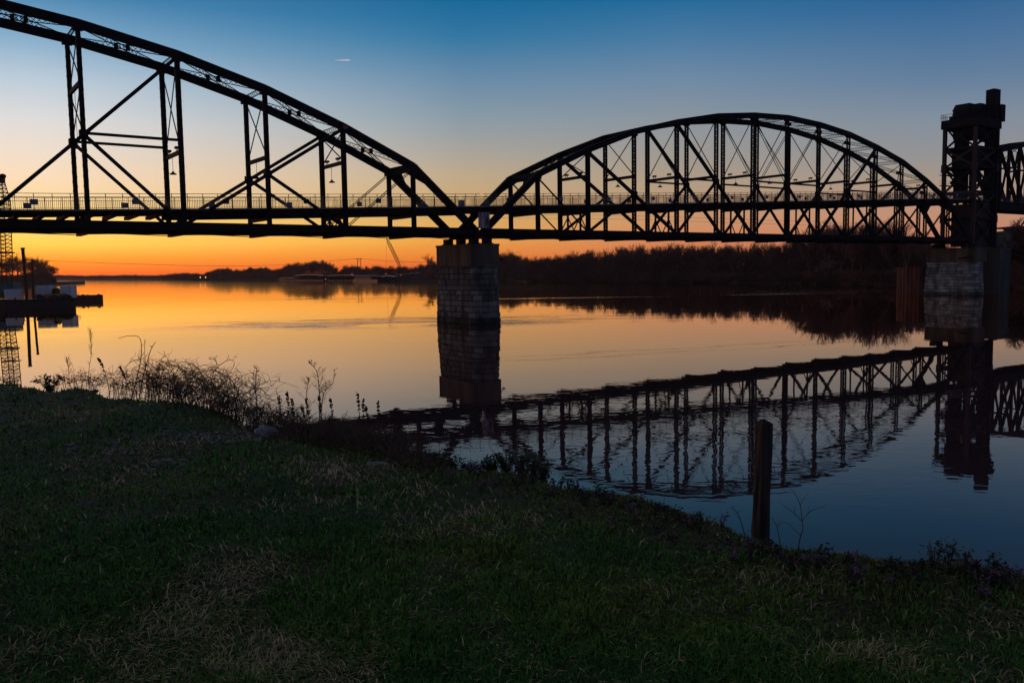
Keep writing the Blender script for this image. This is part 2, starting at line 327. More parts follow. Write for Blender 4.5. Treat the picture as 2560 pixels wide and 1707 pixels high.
def seg(fr, bend):
    h = L * fr; le = lean * bend
    return bx + dx * h * np.sin(le), by + dy * h * np.sin(le), bz + h * np.cos(np.minimum(le, 1.45)) * np.where(isdry, 1, 1)
x1, y1, z1 = seg(.5, .6); x2, y2, z2 = seg(1.0, 1.0)
P0 = np.stack([bx - px_ * wd, by - py_ * wd, bz], -1); P1 = np.stack([bx + px_ * wd, by + py_ * wd, bz], -1)
P2 = np.stack([x1 - px_ * wd * .8, y1 - py_ * wd * .8, z1], -1); P3 = np.stack([x1 + px_ * wd * .8, y1 + py_ * wd * .8, z1], -1)
P4 = np.stack([x2, y2, z2], -1)
n_ = len(bx); vv = np.stack([P0, P1, P2, P3, P4], 1).reshape(-1, 3); ix = np.arange(n_)[:, None] * 5
ff = np.concatenate([ix + np.array([0, 1, 3]), ix + np.array([0, 3, 2]), ix + np.array([2, 3, 4])])
hue = vnoise(bx, by, .8, 41)[:, None]
gcol = np.array([.060, .200, .040]) * (1 - hue) + np.array([.18, .26, .040]) * hue
gcol = gcol * rng.uniform(.55, 1.35, (n_, 1))
dcol = np.array([.60, .44, .25]) * rng.uniform(.35, 1.2, (n_, 1))
# rust-tinted clover strip near the water's edge
ed = np.clip(1 - (edge_r(th) - rr) / 1.1, 0, 1)[:, None] * (th > -.12)[:, None] * (rng.random((n_, 1)) < .45)
colr = np.where(isdry[:, None], dcol, gcol * (1 - ed) + np.array([.16, .07, .05]) * ed)
tint = np.repeat(colr, 5, 0)
go = fast_mesh('lawn_grass', vv, ff, M['grass'], tint=tint)
tag(go, 'short dark green grass mixed with dry straw on the bank', 'grass', kind='stuff')

# ------------------------------------------------------------------ truss bridge geometry (surveyed frame: s along the bridge, n across, z up)
P = 7.9; O = V(-.3917 * P, 12.5009 * P, 0); AZ = .61953; WID = 5.577
def fr(left): a = AZ + (.00776 if left else 0); return V(math.cos(a), math.sin(a), 0), V(-math.sin(AZ), math.cos(AZ), 0)
def BP(s, n, z):
    e, nn_ = fr(s < 0); return O + e * s + nn_ * n + V(0, 0, z)
E_R, N_ = fr(False)
HTS = {True: [10.5, 17.35, 20.85, 23.75, 25.9, 27.42, 28.4, 28.75], False: [10.5, 17.35, 20.78, 23.62, 25.55, 27.05, 27.9, 28.25]}
HT = list(HTS[False])
def top(k): k = min(k, 14 - k); return HT[k]
ZB = 10.53
def deck_z(s):
    t = s / P
    return float(np.interp(t, [-15, -9, -5.9, -4.2, -2.55, -.49, .77, 2.74, 5.48, 10.54, 12.56, 14.2, 15.4, 30], [11.5, 11.5, 11.69, 12.18, 12.66, 13.32, 13.75, 14.41, 15.36, 17.18, 17.9, 18.25, 18.3, 18.3]))
def lattice(mb, p, q, h, pitch, bar=.045, ch=.065, up=(0, 0, 1)):
    """two slim chords h apart with zig-zag lacing"""
    p, q, hv = np.array(p, float), np.array(q, float), np.array(up, float) * h / 2
    mb.beam(p + hv, q + hv, ch, ch, up); mb.beam(p - hv, q - hv, ch, ch, up)
    n = max(2, int(round(np.linalg.norm(q - p) / pitch)))
    for i in range(n):
        a = p + (q - p) * i / n; c = p + (q - p) * (i + 1) / n; m_ = (a + c) / 2; s = 1 if i % 2 else -1
        mb.beam(a + hv * s, c - hv * s, bar * .5, bar, up); mb.beam(a - hv * s, c + hv * s, bar * .45, bar * .95, up)
def laced_post(mb, p, q, e, n, wdt=.34, gap=.24, chn=.10):
    p, q = np.array(p, float), np.array(q, float)
    for s in (-1, 1):
        mb.box((p + q) / 2 + n * s * gap, e * wdt / 2, n * chn / 2, (q - p) / 2)
    L_ = np.linalg.norm(q - p); k = max(3, int(L_ / .42)); d = (q - p) / L_
    for f in (-1, 1):
        for i in range(k):
            a = p + (q - p) * i / k; c = p + (q - p) * (i + 1) / k; s = 1 if i % 2 else -1
            mb.beam(a + n * s * gap + e * f * (wdt / 2 + .012), c - n * s * gap + e * f * (wdt / 2 + .012), .025, .085, n)
def truss_span(left, label):
    pl = 8.0445 if left else P; s0 = -1.0167 if left else 0.0; sg = -1 if left else 1
    def X(k, n, z): return BP(s0 + sg * k * pl, n, z)
    HT[:] = HTS[left]
    e, n_ = fr(left)
    T = thing('truss_span', X(7, WID / 2, ZB), label, 'bridge span', 'truss spans of the river bridge'); st = M['steel']
    for nf in (0, WID):
        ch = MB(); pts = [X(0, nf, ZB - .05)] + [X(k, nf, top(k)) for k in range(1, 14)] + [X(14, nf, ZB - .05)]
        for a, c in zip(pts, pts[1:]):
            d = (c - a) / np.linalg.norm(c - a); ch.beam(a - d * .12, c + d * .12, .52, .68)
            u_ = np.cross(np.cross(d, (0, 0, 1)), d); u_ /= np.linalg.norm(u_)
            ch.beam(a + u_ * .36, c + u_ * .36, .64, .03)
        ch.build('top_chord', st, T)
        bt = MB(); bt.beam(X(-.03, nf, ZB), X(14.03, nf, ZB), .42, .62); bt.beam(X(-.03, nf, ZB - .33), X(14.03, nf, ZB - .33), .62, .035)
        bt.beam(X(-.03, nf, ZB + .33), X(14.03, nf, ZB + .33), .54, .035)
        for k in range(1, 14):
            c = X(k, nf, ZB - .1); bt.box(c, e * .75, n_ * .235, V(0, 0, .45))
        bt.build('bottom_chord', st, T)
        def mid(k):   # subdivided joint on the main diagonal at odd posts
            a = top(k - 1) if k < 7 else top(k + 1)
            return (a + ZB) / 2 if k != 7 else 18.4
        for k in range(1, 14):
            w_ = MB(); laced_post(w_, X(k, nf, ZB + .3), X(k, nf, top(k) - .3), e, n_, .36 if k % 2 == 0 else .32); w_.build('vertical_post', st, T)
        def dg(p, q, w=.34, h=.40, nm='diagonal'): MB().beam(p, q, w, h, n_).build(nm, st, T)
        for a, bq in ((2, 4), (4, 6), (12, 10), (10, 8)):
            dg(X(a, nf, top(a) - .2), X(bq, nf, ZB + .1), .30, .46)
            m_ = (a + bq) // 2; dg(X(m_, nf, mid(m_)), X(a, nf, ZB + .1), .26, .36, 'sub_diagonal')
        for bq in (6, 8): dg(X(7, nf, mid(7)), X(bq, nf, ZB + .1), .26, .36, 'sub_diagonal')
        for a in (6, 8):
            r_ = MB()
            for o in (-.09, .09):
                p1, p2 = X(a, nf + o * 2, top(a) - .2), X(7, nf + o * 2, mid(7)); r_.beam(p1, p2, .03, .11, n_)
            r_.build('counter_rod', st, T)
        for a, bq in ((1, 2), (13, 12)):
            r_ = MB()
            for o in (-.16, .16): r_.beam(X(a, nf + o, top(a) - .3) + e * sg * o * .5, X(bq, nf + o, ZB + .1) + e * sg * o * .5, .06, .16, n_)
            r_.build('eyebar_pair', st, T)
        for a, bq in ((4, 5), (6, 7), (7, 8), (9, 10)):
            zz = mid(a if a % 2 else bq); dg(X(a, nf, zz + .1), X(bq, nf, zz + .1), .22, .30, 'mid_strut')
        for k in (3, 5, 7, 9, 11):
            MB().box(X(k, nf, mid(k)), e * .32, n_ * .33, V(0, 0, .34)).build('gusset_plate', st, T)
        for k in range(1, 14):
            MB().box(X(k, nf, top(k) - .15), e * .42, n_ * .30, V(0, 0, .36)).build('gusset_plate', st, T)
    # cross frames
    for k in range(0, 15):
        fb = MB(); fb.beam(X(k, -.1, ZB - .28), X(k, WID + .1, ZB - .28), .30, .98); fb.beam(X(k, -.1, ZB - .78), X(k, WID + .1, ZB - .78), .42, .03); fb.build('floor_beam', st, T)
    for nf in (1.75, 3.85): MB().beam(X(0, nf, ZB - .32), X(14, nf, ZB - .32), .30, .62).build('floor_stringer', st, T)
    lb = MB()
    for k in range(14):
        lb.beam(X(k, 0, ZB - .60), X(k + 1, WID, ZB - .60), .16, .06); lb.beam(X(k, WID, ZB - .67), X(k + 1, 0, ZB - .67), .16, .06)
    lb.build('bottom_bracing', st, T)
    zs = {k: (17.6 if not left else 17.3) for k in range(15)}
    if not left: zs.update({2: 17.6, 3: 17.95, 4: 18.25, 5: 18.75, 6: 19.35, 7: 19.8, 8: 19.3, 9: 19.6, 10: 19.9, 11: 19.9, 12: 19.6})
    else: zs.update({5: 22.6, 7: 22.6})
    for k in range(2, 13):
        z_ = zs[k]
        MB().beam(X(k, 0, z_), X(k, WID, z_), .24, .36).build('sway_strut', st, T)
        if top(k) - z_ > 1.6:
            sw = MB(); sw.beam(X(k, .1, z_ + .2), X(k, WID - .1, top(k) - .4), .08, .10); sw.beam(X(k, WID - .1, z_ + .2), X(k, .1, top(k) - .4), .08, .10)
            if k in (5, 7) and left:
                sw.beam(X(k, .1, z_ - .2), X(k, WID - .1, 18.4), .08, .10); sw.beam(X(k, WID - .1, z_ - .2), X(k, .1, 18.4), .08, .10)
            sw.build('sway_rods', st, T)
        ts = MB(); lattice(ts, X(k, .1, top(k) + .05), X(k, WID - .1, top(k) + .05), .5, .5); ts.build('top_strut', st, T)
    for k in range(1, 13):
        tl = MB()
        for n1, n2 in ((.15, WID - .15), (WID - .15, .15)):
            lattice(tl, X(k, n1, top(k) + .02), X(k + 1, n2, top(k + 1) + .02), .42, .48)
        c = (X(k, WID / 2, top(k)) + X(k + 1, WID / 2, top(k + 1))) / 2
        tl.box(c + e * .5, e * .15, n_ * .16, V(0, 0, .26)); tl.box(c - e * .5, e * .15, n_ * .16, V(0, 0, .26))
        tl.build('top_lateral_bracing', st, T)
    for k, kk in ((1, 0), (13, 14)):
        pb = MB(); a, c = X(k, 0, top(k) - .1), X(k, WID, top(k) - .1); pb.beam(a, c, .30, .85)
        dn = (X(kk, 0, ZB) - X(k, 0, top(k))); dn /= np.linalg.norm(dn)
        for f in (0, 1):
            n1 = .25 if f == 0 else WID - .25; n2 = 1.9 if f == 0 else WID - 1.9
            pb.beam(X(k, n1, top(k)) + dn * 2.6, X(k, n2, top(k)) + dn * .5, .22, .5)
            pb.poly([X(k, n1, top(k)) + dn * 2.3, X(k, n1, top(k)) + dn * .2, X(k, n2, top(k)) + dn * .2], [(0, 1, 2)])
        pb.build('portal_brace', st, T)
    # supports that lift the walkway off the old floor
    for k in range(1, 14):
        s_ = s0 + sg * k * pl; zd = deck_z(s_) - .85
        if zd - ZB < 1.0: continue
        MB().beam(X(k, .1, zd - .15), X(k, WID - .1, zd - .15), .28, .42).build('deck_crossbeam', st, T)
        if k % 2 == 0:
            for n1 in (1.5, 4.0):
                tw = MB()
                tw.beam(X(k, n1, ZB + .2), X(k, n1, zd), .20, .20, n_)
                hh_ = min(2.2, zd - ZB - .3)
                for o in (-1, 1): tw.beam(X(k, n1, ZB + hh_), X(k, n1, ZB + .2) + e * o * hh_ * .55, .10, .12, n_)
                tw.build('deck_support', st, T)
    return T
TL = truss_span(True, 'dark iron arched truss span on the left, cut off by the photo edge')
TR = truss_span(False, 'whole dark iron arched truss span between the stone pier and the lift tower')
HT[:] = HTS[True]
# faded paint on the near upper chord of the left span: I (heart) 2 and two more letters
gm = MB(); e_l, n_l = fr(True)
cp1, cp2 = BP(-1.0167 - 2.0 * 8.0445, -.295, top(2)), BP(-1.0167 - 1.0 * 8.0445, -.295, top(1))
cd_ = (cp2 - cp1) / np.linalg.norm(cp2 - cp1); cu_ = np.cross(np.cross(cd_, (0, 0, 1)), cd_); cu_ /= np.linalg.norm(cu_)
GL = {'I': [((0, 0), (.3, 0)), ((.15, 0), (.15, .5)), ((0, .5), (.3, .5))], 'Z': [((0, .5), (.34, .5)), ((.34, .5), (0, 0)), ((0, 0), (.34, 0))],
      'O': [((0, .08), (0, .42)), ((0, .42), (.1, .5)), ((.1, .5), (.25, .5)), ((.25, .5), (.35, .42)), ((.35, .42), (.35, .08)), ((.35, .08), (.25, 0)), ((.25, 0), (.1, 0)), ((.1, 0), (0, .08))],
      'B': [((0, 0), (0, .5)), ((0, .5), (.26, .42)), ((.26, .42), (.05, .26)), ((.05, .26), (.3, .14)), ((.3, .14), (0, 0))]}
for ch_, off in (('I', -.95), ('Z', .9), ('O', 1.45), ('B', 2.05)):
    for (a0, b0), (a1, b1) in GL[ch_]:
        gm.beam(cp1 + cd_ * (off + a0 * 1.2) + cu_ * (b0 - .25), cp1 + cd_ * (off + a1 * 1.2) + cu_ * (b1 - .25), .012, .09, n_l)
hp = [(0, -.26), (-.27, .05), (-.22, .22), (-.08, .24), (0, .13), (.08, .24), (.22, .22), (.27, .05)]
gm.poly([cp1 + cd_ * (.15 + a_ * 1.2) + cu_ * b_ + n_l * (-.01) for a_, b_ in hp], [tuple(range(8))])
g_ = gm.build('painted_lettering', M['graffiti'], TL); g_['label'] = 'faded red painted letters and a heart on the chord'

# ------------------------------------------------------------------ walkway
def ribbon(mb, s0, s1, n, w, zt, zb, step=3.95):
    k = max(1, int(round((s1 - s0) / step)))
    for i in range(k):
        a, c = s0 + (s1 - s0) * i / k, s0 + (s1 - s0) * (i + 1) / k
        if a < 0 < c: c = -1e-6
        pa, pc = BP(a, n, 0), BP(c, n, 0); hw_ = N_ * w / 2
        vs = [pa - hw_ + V(0, 0, deck_z(a) + zb), pa + hw_ + V(0, 0, deck_z(a) + zb), pc + hw_ + V(0, 0, deck_z(c) + zb), pc - hw_ + V(0, 0, deck_z(c) + zb),
              pa - hw_ + V(0, 0, deck_z(a) + zt), pa + hw_ + V(0, 0, deck_z(a) + zt), pc + hw_ + V(0, 0, deck_z(c) + zt), pc - hw_ + V(0, 0, deck_z(c) + zt)]
        mb.poly(vs, [(0, 1, 2, 3), (4, 7, 6, 5), (0, 4, 5, 1), (2, 6, 7, 3), (0, 3, 7, 4), (1, 5, 6, 2)])
SA, SB = -115.0, 14.15 * P
D = thing('pedestrian_walkway', BP(0, WID / 2, 13), 'long railed footbridge deck running through both truss spans', 'walkway')
m_ = MB(); ribbon(m_, SA, SB, WID / 2, 4.5, 0, -.14); m_.build('deck_slab', M['edge'], D)
for n1 in (.62, WID - .62):
    m_ = MB(); ribbon(m_, -4.3 * P, SB, n1, .26, -.15, -.84); ribbon(m_, SA, -4.3 * P, n1, .26, -.15, -.42); m_.build('side_girder', M['girder'], D)
m_ = MB(); ribbon(m_, -4.3 * P, SB, WID / 2, .3, -.15, -.80); m_.build('centre_girder', M['girder'], D)
m_ = MB(); s_ = SA
while s_ < -4.35 * P:
    z_ = deck_z(s_) - .5; m_.beam(BP(s_, .3, z_), BP(s_, WID - .3, z_ - .12), .42, .30); s_ += 1.9
m_.build('outrigger_beams', M['girder'], D)
for n1, nm in ((.50, 'near'), (WID - .50, 'far')):
    R_l = MB(); s_ = SA; i = 0
    bal = MB()
    ribbon(R_l, SA, SB, n1, .05, 1.36, 1.31); ribbon(R_l, SA, SB, n1, .05, 1.08, 1.04); ribbon(R_l, SA, SB, n1, .05, .10, .06)
    while s_ < SB:
        z_ = deck_z(s_); p = BP(s_, n1, z_)
        if i % 9 == 0: R_l.beam(p, p + V(0, 0, 1.36), .055, .055, N_)
        else: bal.beam(p + V(0, 0, .08), p + V(0, 0, 1.06), .022, .022, N_)
        s_ += .155; i += 1
    r_ = R_l.build('railing', M['rail'], D); bal.build('balusters', M['rail'], r_)
# plaques fixed to the rails, one per panel each side
pq = []
for k in range(-6, 14):
    s_ = (k + .5) * (P if k >= 0 else 8.0445) - (1.0 if k < 0 else 0)
    for n1 in (.46, WID - .54):
        far = n1 > 1; z_ = deck_z(s_) + .62
        c = BP(s_, n1, z_)
        nth = ORD[k + 6] if k + 6 < 20 else 'last'
        t_ = thing('rail_plaque', c, '%s small square panel from the left on the %s railing' % (nth, 'far' if far else 'near'), 'sign', 'square panels on the footbridge railing')
        MB().box(c, E_R * .30, N_ * .015, V(0, 0, .23)).build('panel', M['sign'], t_)
        MB().box(c - N_ * .022, E_R * .33, N_ * .007, V(0, 0, .015)).box(c - N_ * .022 + V(0, 0, .23), E_R * .33, N_ * .007, V(0, 0, .015)).build('panel_rim', M['rail'], t_)
# floodlights and pendant lamps on the cross frames
def zs_of(left, k):
    if left: return {5: 22.6, 7: 22.6}.get(k, 17.3)
    return {2: 17.6, 3: 17.95, 4: 18.25, 5: 18.75, 6: 19.35, 7: 19.8, 8: 19.3, 9: 19.6, 10: 19.9, 11: 19.9, 12: 19.6}[k]
def flood(c, label):
    t_ = thing('floodlight', c, label, 'floodlight', 'floodlights on the cross struts')
    MB().box(c + V(0, 0, .34), E_R * .16, N_ * .28, V(0, 0, .10)).build('housing', M['steel'], t_)
    MB().beam(c + N_ * .2, c + N_ * .2 + V(0, 0, .3), .05, .05, N_).beam(c - N_ * .2, c - N_ * .2 + V(0, 0, .3), .05, .05, N_).build('bracket', M['steel'], t_)
def pend(c, dz, label):
    t_ = thing('pendant_lamp', c, label, 'lamp', 'lamps hanging over the walkway')
    MB().beam(c, c - V(0, 0, dz), .035, .035, N_).build('hanger', M['rail'], t_)
    b_ = c - V(0, 0, dz); sh = MB(); n8 = 10; vs = []
    for r_, z_ in ((.06, .22), (.10, .10), (.34, -.06), (.34, -.10)):
        vs += [b_ + V(r_ * math.cos(2 * PI * i / n8), r_ * math.sin(2 * PI * i / n8), z_) for i in range(n8)]
    fs = [(r * n8 + i, r * n8 + (i + 1) % n8, (r + 1) * n8 + (i + 1) % n8, (r + 1) * n8 + i) for r in range(3) for i in range(n8)] + [tuple(range(n8))[::-1]]
    sh.poly(vs, fs).build('lamp_shade', M['girder'], t_)
    MB().blob(b_ - V(0, 0, .04), (.12, .12, .10), 1, 8, 5, 0).build('bulb', M['glass'], t_)
for left in (True, False):
    pl = 8.0445 if left else P; s0 = -1.0167 if left else 0; sg = -1 if left else 1; side = 'left span' if left else 'right span'
    for k in range(2, 13):
        if left and k > 6: continue
        z_ = zs_of(left, k) + .18; where = '%s post %s of the centre stone pier' % (ORD[k - 1], 'left' if left else 'right')
        if k % 2 == 0:
            for n1, w_ in ((1.4, 'nearer'), (4.2, 'farther')): flood(BP(s0 + sg * k * pl, n1, z_), '%s floodlight at the %s' % (w_, where))
        if left or k in (3, 4, 6, 7, 9): pend(BP(s0 + sg * k * pl, 3.1, z_ - .3), (1.55 + (.0 if left else -.7)) if k not in (5,) else 5.0, 'pendant lamp at the %s' % where)

# ------------------------------------------------------------------ piers
def stone_mat():
    m = bpy.data.materials.new('stone_blocks'); m.use_nodes = True; t = m.node_tree; b = t.nodes['Principled BSDF']; b.inputs['Roughness'].default_value = .9
    g = nn(t, 'ShaderNodeTexCoord'); z = nn(t, 'ShaderNodeTexNoise'); z.inputs['Scale'].default_value = .9; z.inputs['Detail'].default_value = 8
    mp = nn(t, 'ShaderNodeMapping'); mp.inputs['Scale'].default_value = (1, 1, .35); t.links.new(g.outputs['Object'], mp.inputs[0]); t.links.new(mp.outputs[0], z.inputs[0])
    r = nn(t, 'ShaderNodeValToRGB'); r.color_ramp.elements[0].color = (.05, .045, .045, 1); r.color_ramp.elements[1].color = (.21, .188, .172, 1)
    r.color_ramp.elements[0].position = .34; r.color_ramp.elements[1].position = .62
    t.links.new(z.outputs[0], r.inputs[0]); at = nn(t, 'ShaderNodeVertexColor'); at.layer_name = 'tint'
    mx = nn(t, 'ShaderNodeMix', data_type='RGBA', blend_type='MULTIPLY'); mx.inputs[0].default_value = 1
    t.links.new(r.outputs[0], mx.inputs[6]); t.links.new(at.outputs[0], mx.inputs[7]); t.links.new(mx.outputs[2], b.inputs['Base Color'])
    z2 = nn(t, 'ShaderNodeTexNoise'); z2.inputs['Scale'].default_value = 5; z2.inputs['Detail'].default_value = 6; t.links.new(g.outputs['Object'], z2.inputs[0])
    bp = nn(t, 'ShaderNodeBump'); bp.inputs['Strength'].default_value = .7; bp.inputs['Distance'].default_value = .08; t.links.new(z2.outputs[0], bp.inputs['Height']); t.links.new(bp.outputs[0], b.inputs['Normal'])
    return m
STONE = stone_mat()
def pier_outline(w, L, nose, n=7):
    """closed plan outline: straight sides, rounded nose on the near (upstream) end"""
    pts = [(w / 2, L / 2), (-w / 2, L / 2), (-w / 2, -L / 2 + nose)]
    for i in range(1, n):
        a = PI * i / n; pts.append((-w / 2 * math.cos(a), -L / 2 + nose - nose * math.sin(a)))
    pts.append((w / 2, -L / 2 + nose)); return pts
def stone_pier(c_s, c_n, w, L, nose, z0, z1, batter, label, cap, seed):
    c = BP(c_s, c_n, 0); T = thing('bridge_pier', c, label, 'bridge pier', 'river piers of the bridge')
    rnd = random.Random(seed); verts, faces, cols = [], [], []
    zc = z0; hcs = []
    while zc < z1 - .05:
        h = rnd.uniform(.52, .68); h = min(h, z1 - zc); hcs.append((zc, h)); zc += h
    def course(z, h, grow, tone):
        f = lambda zz: 1 + batter * (z1 - zz)
        for (zz, in_) in ((z + .025, 0), (z + h - .025, 0)): pass
        out = pier_outline(w * f(z) + grow, L * f(z) + grow, nose * f(z)); m = len(out)
        # walk perimeter in blocks
        seglen = [math.dist(out[i], out[(i + 1) % m]) for i in range(m)]; tot = sum(seglen)
        def at(dist):
            dist %= tot
            for i in range(m):
                if dist <= seglen[i]: k = dist / seglen[i]; a, b_ = out[i], out[(i + 1) % m]; return (a[0] + (b_[0] - a[0]) * k, a[1] + (b_[1] - a[1]) * k), ((b_[1] - a[1]) / seglen[i], -(b_[0] - a[0]) / seglen[i])
                dist -= seglen[i]
            return out[0], (0, 1)
        dpos = rnd.random()
        end = dpos + tot
        while dpos < end - .1:
            bl = min(rnd.uniform(.9, 1.9), end - dpos); proud = rnd.uniform(0, .10); tn = tone * rnd.uniform(.55, 1.3) * (1.9 if seed == 9 else 1)  # tower pier: cleaner stone, tone also raised for the brighter light on it
            k = 4; ring = []
            for j in range(k + 1):
                (px, py), (nx, ny) = at(dpos + bl * (j / k) * .965 + bl * .017); ring.append((px, py, nx, ny))
            base = len(verts)
            for (zz, pr) in ((z + .025, -.05), (z + .085, proud), (z + h - .085, proud), (z + h - .025, -.05)):
                for j, (px, py, nx, ny) in enumerate(ring):
                    e_ = pr if 0 < j < k else -.03
                    qx, qy = px - nx * e_ * -1, py - ny * e_ * -1
                    verts.append(c + E_R * qx + N_ * qy + V(0, 0, zz)); cols.append((tn, tn, tn * 1.03))
            for a_ in range(3):
                for j in range(k): faces.append((base + a_ * (k + 1) + j, base + a_ * (k + 1) + j + 1, base + (a_ + 1) * (k + 1) + j + 1, base + (a_ + 1) * (k + 1) + j))
            dpos += bl
        # recessed mortar core
        base = len(verts)
        for zz in (z, z + h):
            for (px, py) in out: verts.append(c + E_R * px * .985 + N_ * py * .985 + V(0, 0, zz)); cols.append((.12, .12, .12))
        for i in range(m): faces.append((base + i, base + (i + 1) % m, base + m + (i + 1) % m, base + m + i))
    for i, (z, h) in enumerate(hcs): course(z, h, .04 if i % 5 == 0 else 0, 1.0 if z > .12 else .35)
    base = len(verts); out = pier_outline(w, L, nose)
    for (px, py) in out: verts.append(c + E_R * px + N_ * py + V(0, 0, z1 + .01)); cols.append((.8, .8, .8))
    verts.append(c + N_ * (-L / 2 + nose * 1.1) + V(0, 0, z1 + .42)); cols.append((.9, .9, .95))
    m = len(out)
    for i in range(m): faces.append((base + i, base + (i + 1) % m, base + m))
    me = bpy.data.meshes.new('stone_base'); me.from_pydata([tuple(v - c) for v in verts], [], faces); me.update()
    a = me.color_attributes.new('tint', 'FLOAT_COLOR', 'POINT'); a.data.foreach_set('color', np.array([list(q) + [1] for q in cols], np.float32).ravel())
    me.materials.append(STONE); o = bpy.data.objects.new('stone_base', me); COL.objects.link(o); o.parent = T
    cw, cL, cof, cz = cap
    cm = MB(); cc = c + N_ * cof; cm.box(cc + V(0, 0, (z1 + cz) / 2), E_R * cw / 2, N_ * cL / 2, V(0, 0, (cz - z1) / 2 - .005))
    cm.box(cc + V(0, 0, cz - .12), E_R * (cw / 2 + .06), N_ * (cL / 2 + .06), V(0, 0, .11)); cm.build('concrete_cap', M['concrete'], T)
    return T, c
T1, c1 = stone_pier(-.5, 2.3, 3.5, 8.3, 1.5, -.6, 6.6, .016, 'block stone pier with stained concrete cap at the centre of the photo', (3.9, 7.5, .45, 9.1), 5)
br = MB()
for s_ in (-1.5, .5):
    for n1 in (0, WID): br.box(BP(s_ * .9 + .0, n1, 9.45), E_R * .45, N_ * .40, V(0, 0, .34)).box(BP(s_ * .9, n1, 9.15), E_R * .6, N_ * .5, V(0, 0, .06))
br.build('bearing_shoes', M['steel'], T1)
lm = thing('navigation_lamp', BP(1.3, -.9, 7.6), 'small dark lamp on a bracket at the right side of the stone pier', 'lamp')
_b0 = atd(1247, 634, 97.2); _b1 = atd(1254, 647, 97.2)
MB().tube([_b0, _b1], .05, 6).build('bracket', M['steel'], lm); MB().blob(_b1 - V(0, 0, .05), (.22, .22, .17), 3, 8, 6, 0).build('lamp_head', M['steel'], lm)
# steel cabinets over the pier
cb = BP(-.55, -1.0, 11.75); o = MB().box(cb, E_R * .52, N_ * .4, V(0, 0, .8)).box(cb + V(0, 0, .82), E_R * .56, N_ * .44, V(0, 0, .03)).box(cb - V(0, 0, .85), E_R * .8, N_ * .46, V(0, 0, .05))
kb = thing('steel_cabinet', cb - V(0, 0, .8), 'rusty white metal cabinet hung above the stone pier', 'cabinet'); o.build('cabinet_body', M['rustbox'], kb)
MB().box(cb + E_R * .15 - N_ * .41, E_R * .012, N_ * .008, V(0, 0, .74)).box(cb + E_R * .25 - N_ * .42, E_R * .03, N_ * .015, V(0, 0, .08)).build('door_latch', M['steel'], kb)
cb = BP(-2.6, .5, deck_z(-2.6) + .3)
kb = thing('control_box', cb, 'small blue-grey box standing at the walkway edge above the pier', 'box'); MB().box(cb, E_R * .28, N_ * .2, V(0, 0, .3)).build('box_body', M['sign'], kb)
MB().box(cb + V(0, 0, .31), E_R * .31, N_ * .23, V(0, 0, .015)).build('lid', M['rail'], kb)

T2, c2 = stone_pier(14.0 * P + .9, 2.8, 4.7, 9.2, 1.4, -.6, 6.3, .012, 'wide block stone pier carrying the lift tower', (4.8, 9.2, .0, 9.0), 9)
ap = MB(); cc = BP(15.35 * P, 2.8, 0)
for i in range(14):
    pass
ap.box(cc + V(0, 0, 4.1), E_R * 2.2, N_ * 4.6, V(0, 0, 4.85)); a_o = ap.build('pier_block', M['concrete2'], None)
tag(a_o, 'smooth concrete pier block right of the stone pier under the lift tower', 'bridge pier')
br = MB()
for s_ in (13.8, 14.1):
    for n1 in (0, WID): br.box(BP(s_ * P, n1, 9.4), E_R * .5, N_ * .45, V(0, 0, .38))
br.build('bearing_shoes', M['steel'], T2)
# pier at the far left end of the left span (just outside the photo)
T0, c0 = stone_pier(-1.0167 - 14 * 8.0445 - .3, 2.3, 3.0, 7.6, 1.6, -.6, 6.6, .018, 'block stone pier under the far left end of the left span', (3.5, 6.6, .55, 9.1), 15)
# ladder
ld = thing('pier_ladder', BP(15.93 * P, .3, 3), 'blue grey ladder on the right side of the concrete pier', 'ladder')
mb = MB()
for o in (-.3, .3): mb.beam(BP(15.72 * P, .3 + o, 1.0), BP(15.72 * P, .3 + o, 9.2), .05, .05, N_)
mb.build('ladder_rails', M['steel'], ld); mb = MB()
for i in range(26): mb.beam(BP(15.72 * P, 0, 1.2 + i * .31), BP(15.72 * P, .6, 1.2 + i * .31), .05, .05)
mb.build('rungs', M['sign'], ld)

# sheet-pile dolphin
cs = onz(2283, 737, 0); R0 = 2.95; cs = cs + V(cs[0], cs[1], 0) / math.hypot(cs[0], cs[1]) * R0
sp = thing('sheet_pile_cell', cs, 'rust red corrugated steel pile cell in the water left of the tower pier', 'mooring cell')
mb = MB(); n = 96; vs = []
for z_ in (-1, 5.35):
    for i in range(n):
        a = 2 * PI * i / n; r_ = R0 + (.11 if (i // 2) % 2 else -.11); vs.append(cs + V(r_ * math.cos(a), r_ * math.sin(a), z_))
mb.poly(vs, [(i, (i + 1) % n, n + (i + 1) % n, n + i) for i in range(n)]); mb.build('pile_wall', M['pile'], sp)
mb = MB(); n = 40; mb.poly([cs + V((R0 - .15) * math.cos(2 * PI * i / n), (R0 - .15) * math.sin(2 * PI * i / n), 5.05) for i in range(n)], [tuple(range(n))]); mb.build('fill_top', M['earth'], sp)
mb = MB()
for i in range(9):
    a = 2 * PI * i / 9; mb.tube([cs + V(2.4 * math.cos(a), 2.4 * math.sin(a), 5.0), cs + V(2.4 * math.cos(a), 2.4 * math.sin(a), 5.6)], .12, 6)
mb.build('bollards', M['hullrust'], sp)
mb = MB().beam(cs + V(2.4, .5, 5.5), BP(13.72 * P, -1.0, 7.3), .5, .2); tag(mb.build('access_plank', M['steel'], None), 'sloping gangplank from the pile cell up to the tower pier', 'gangplank')

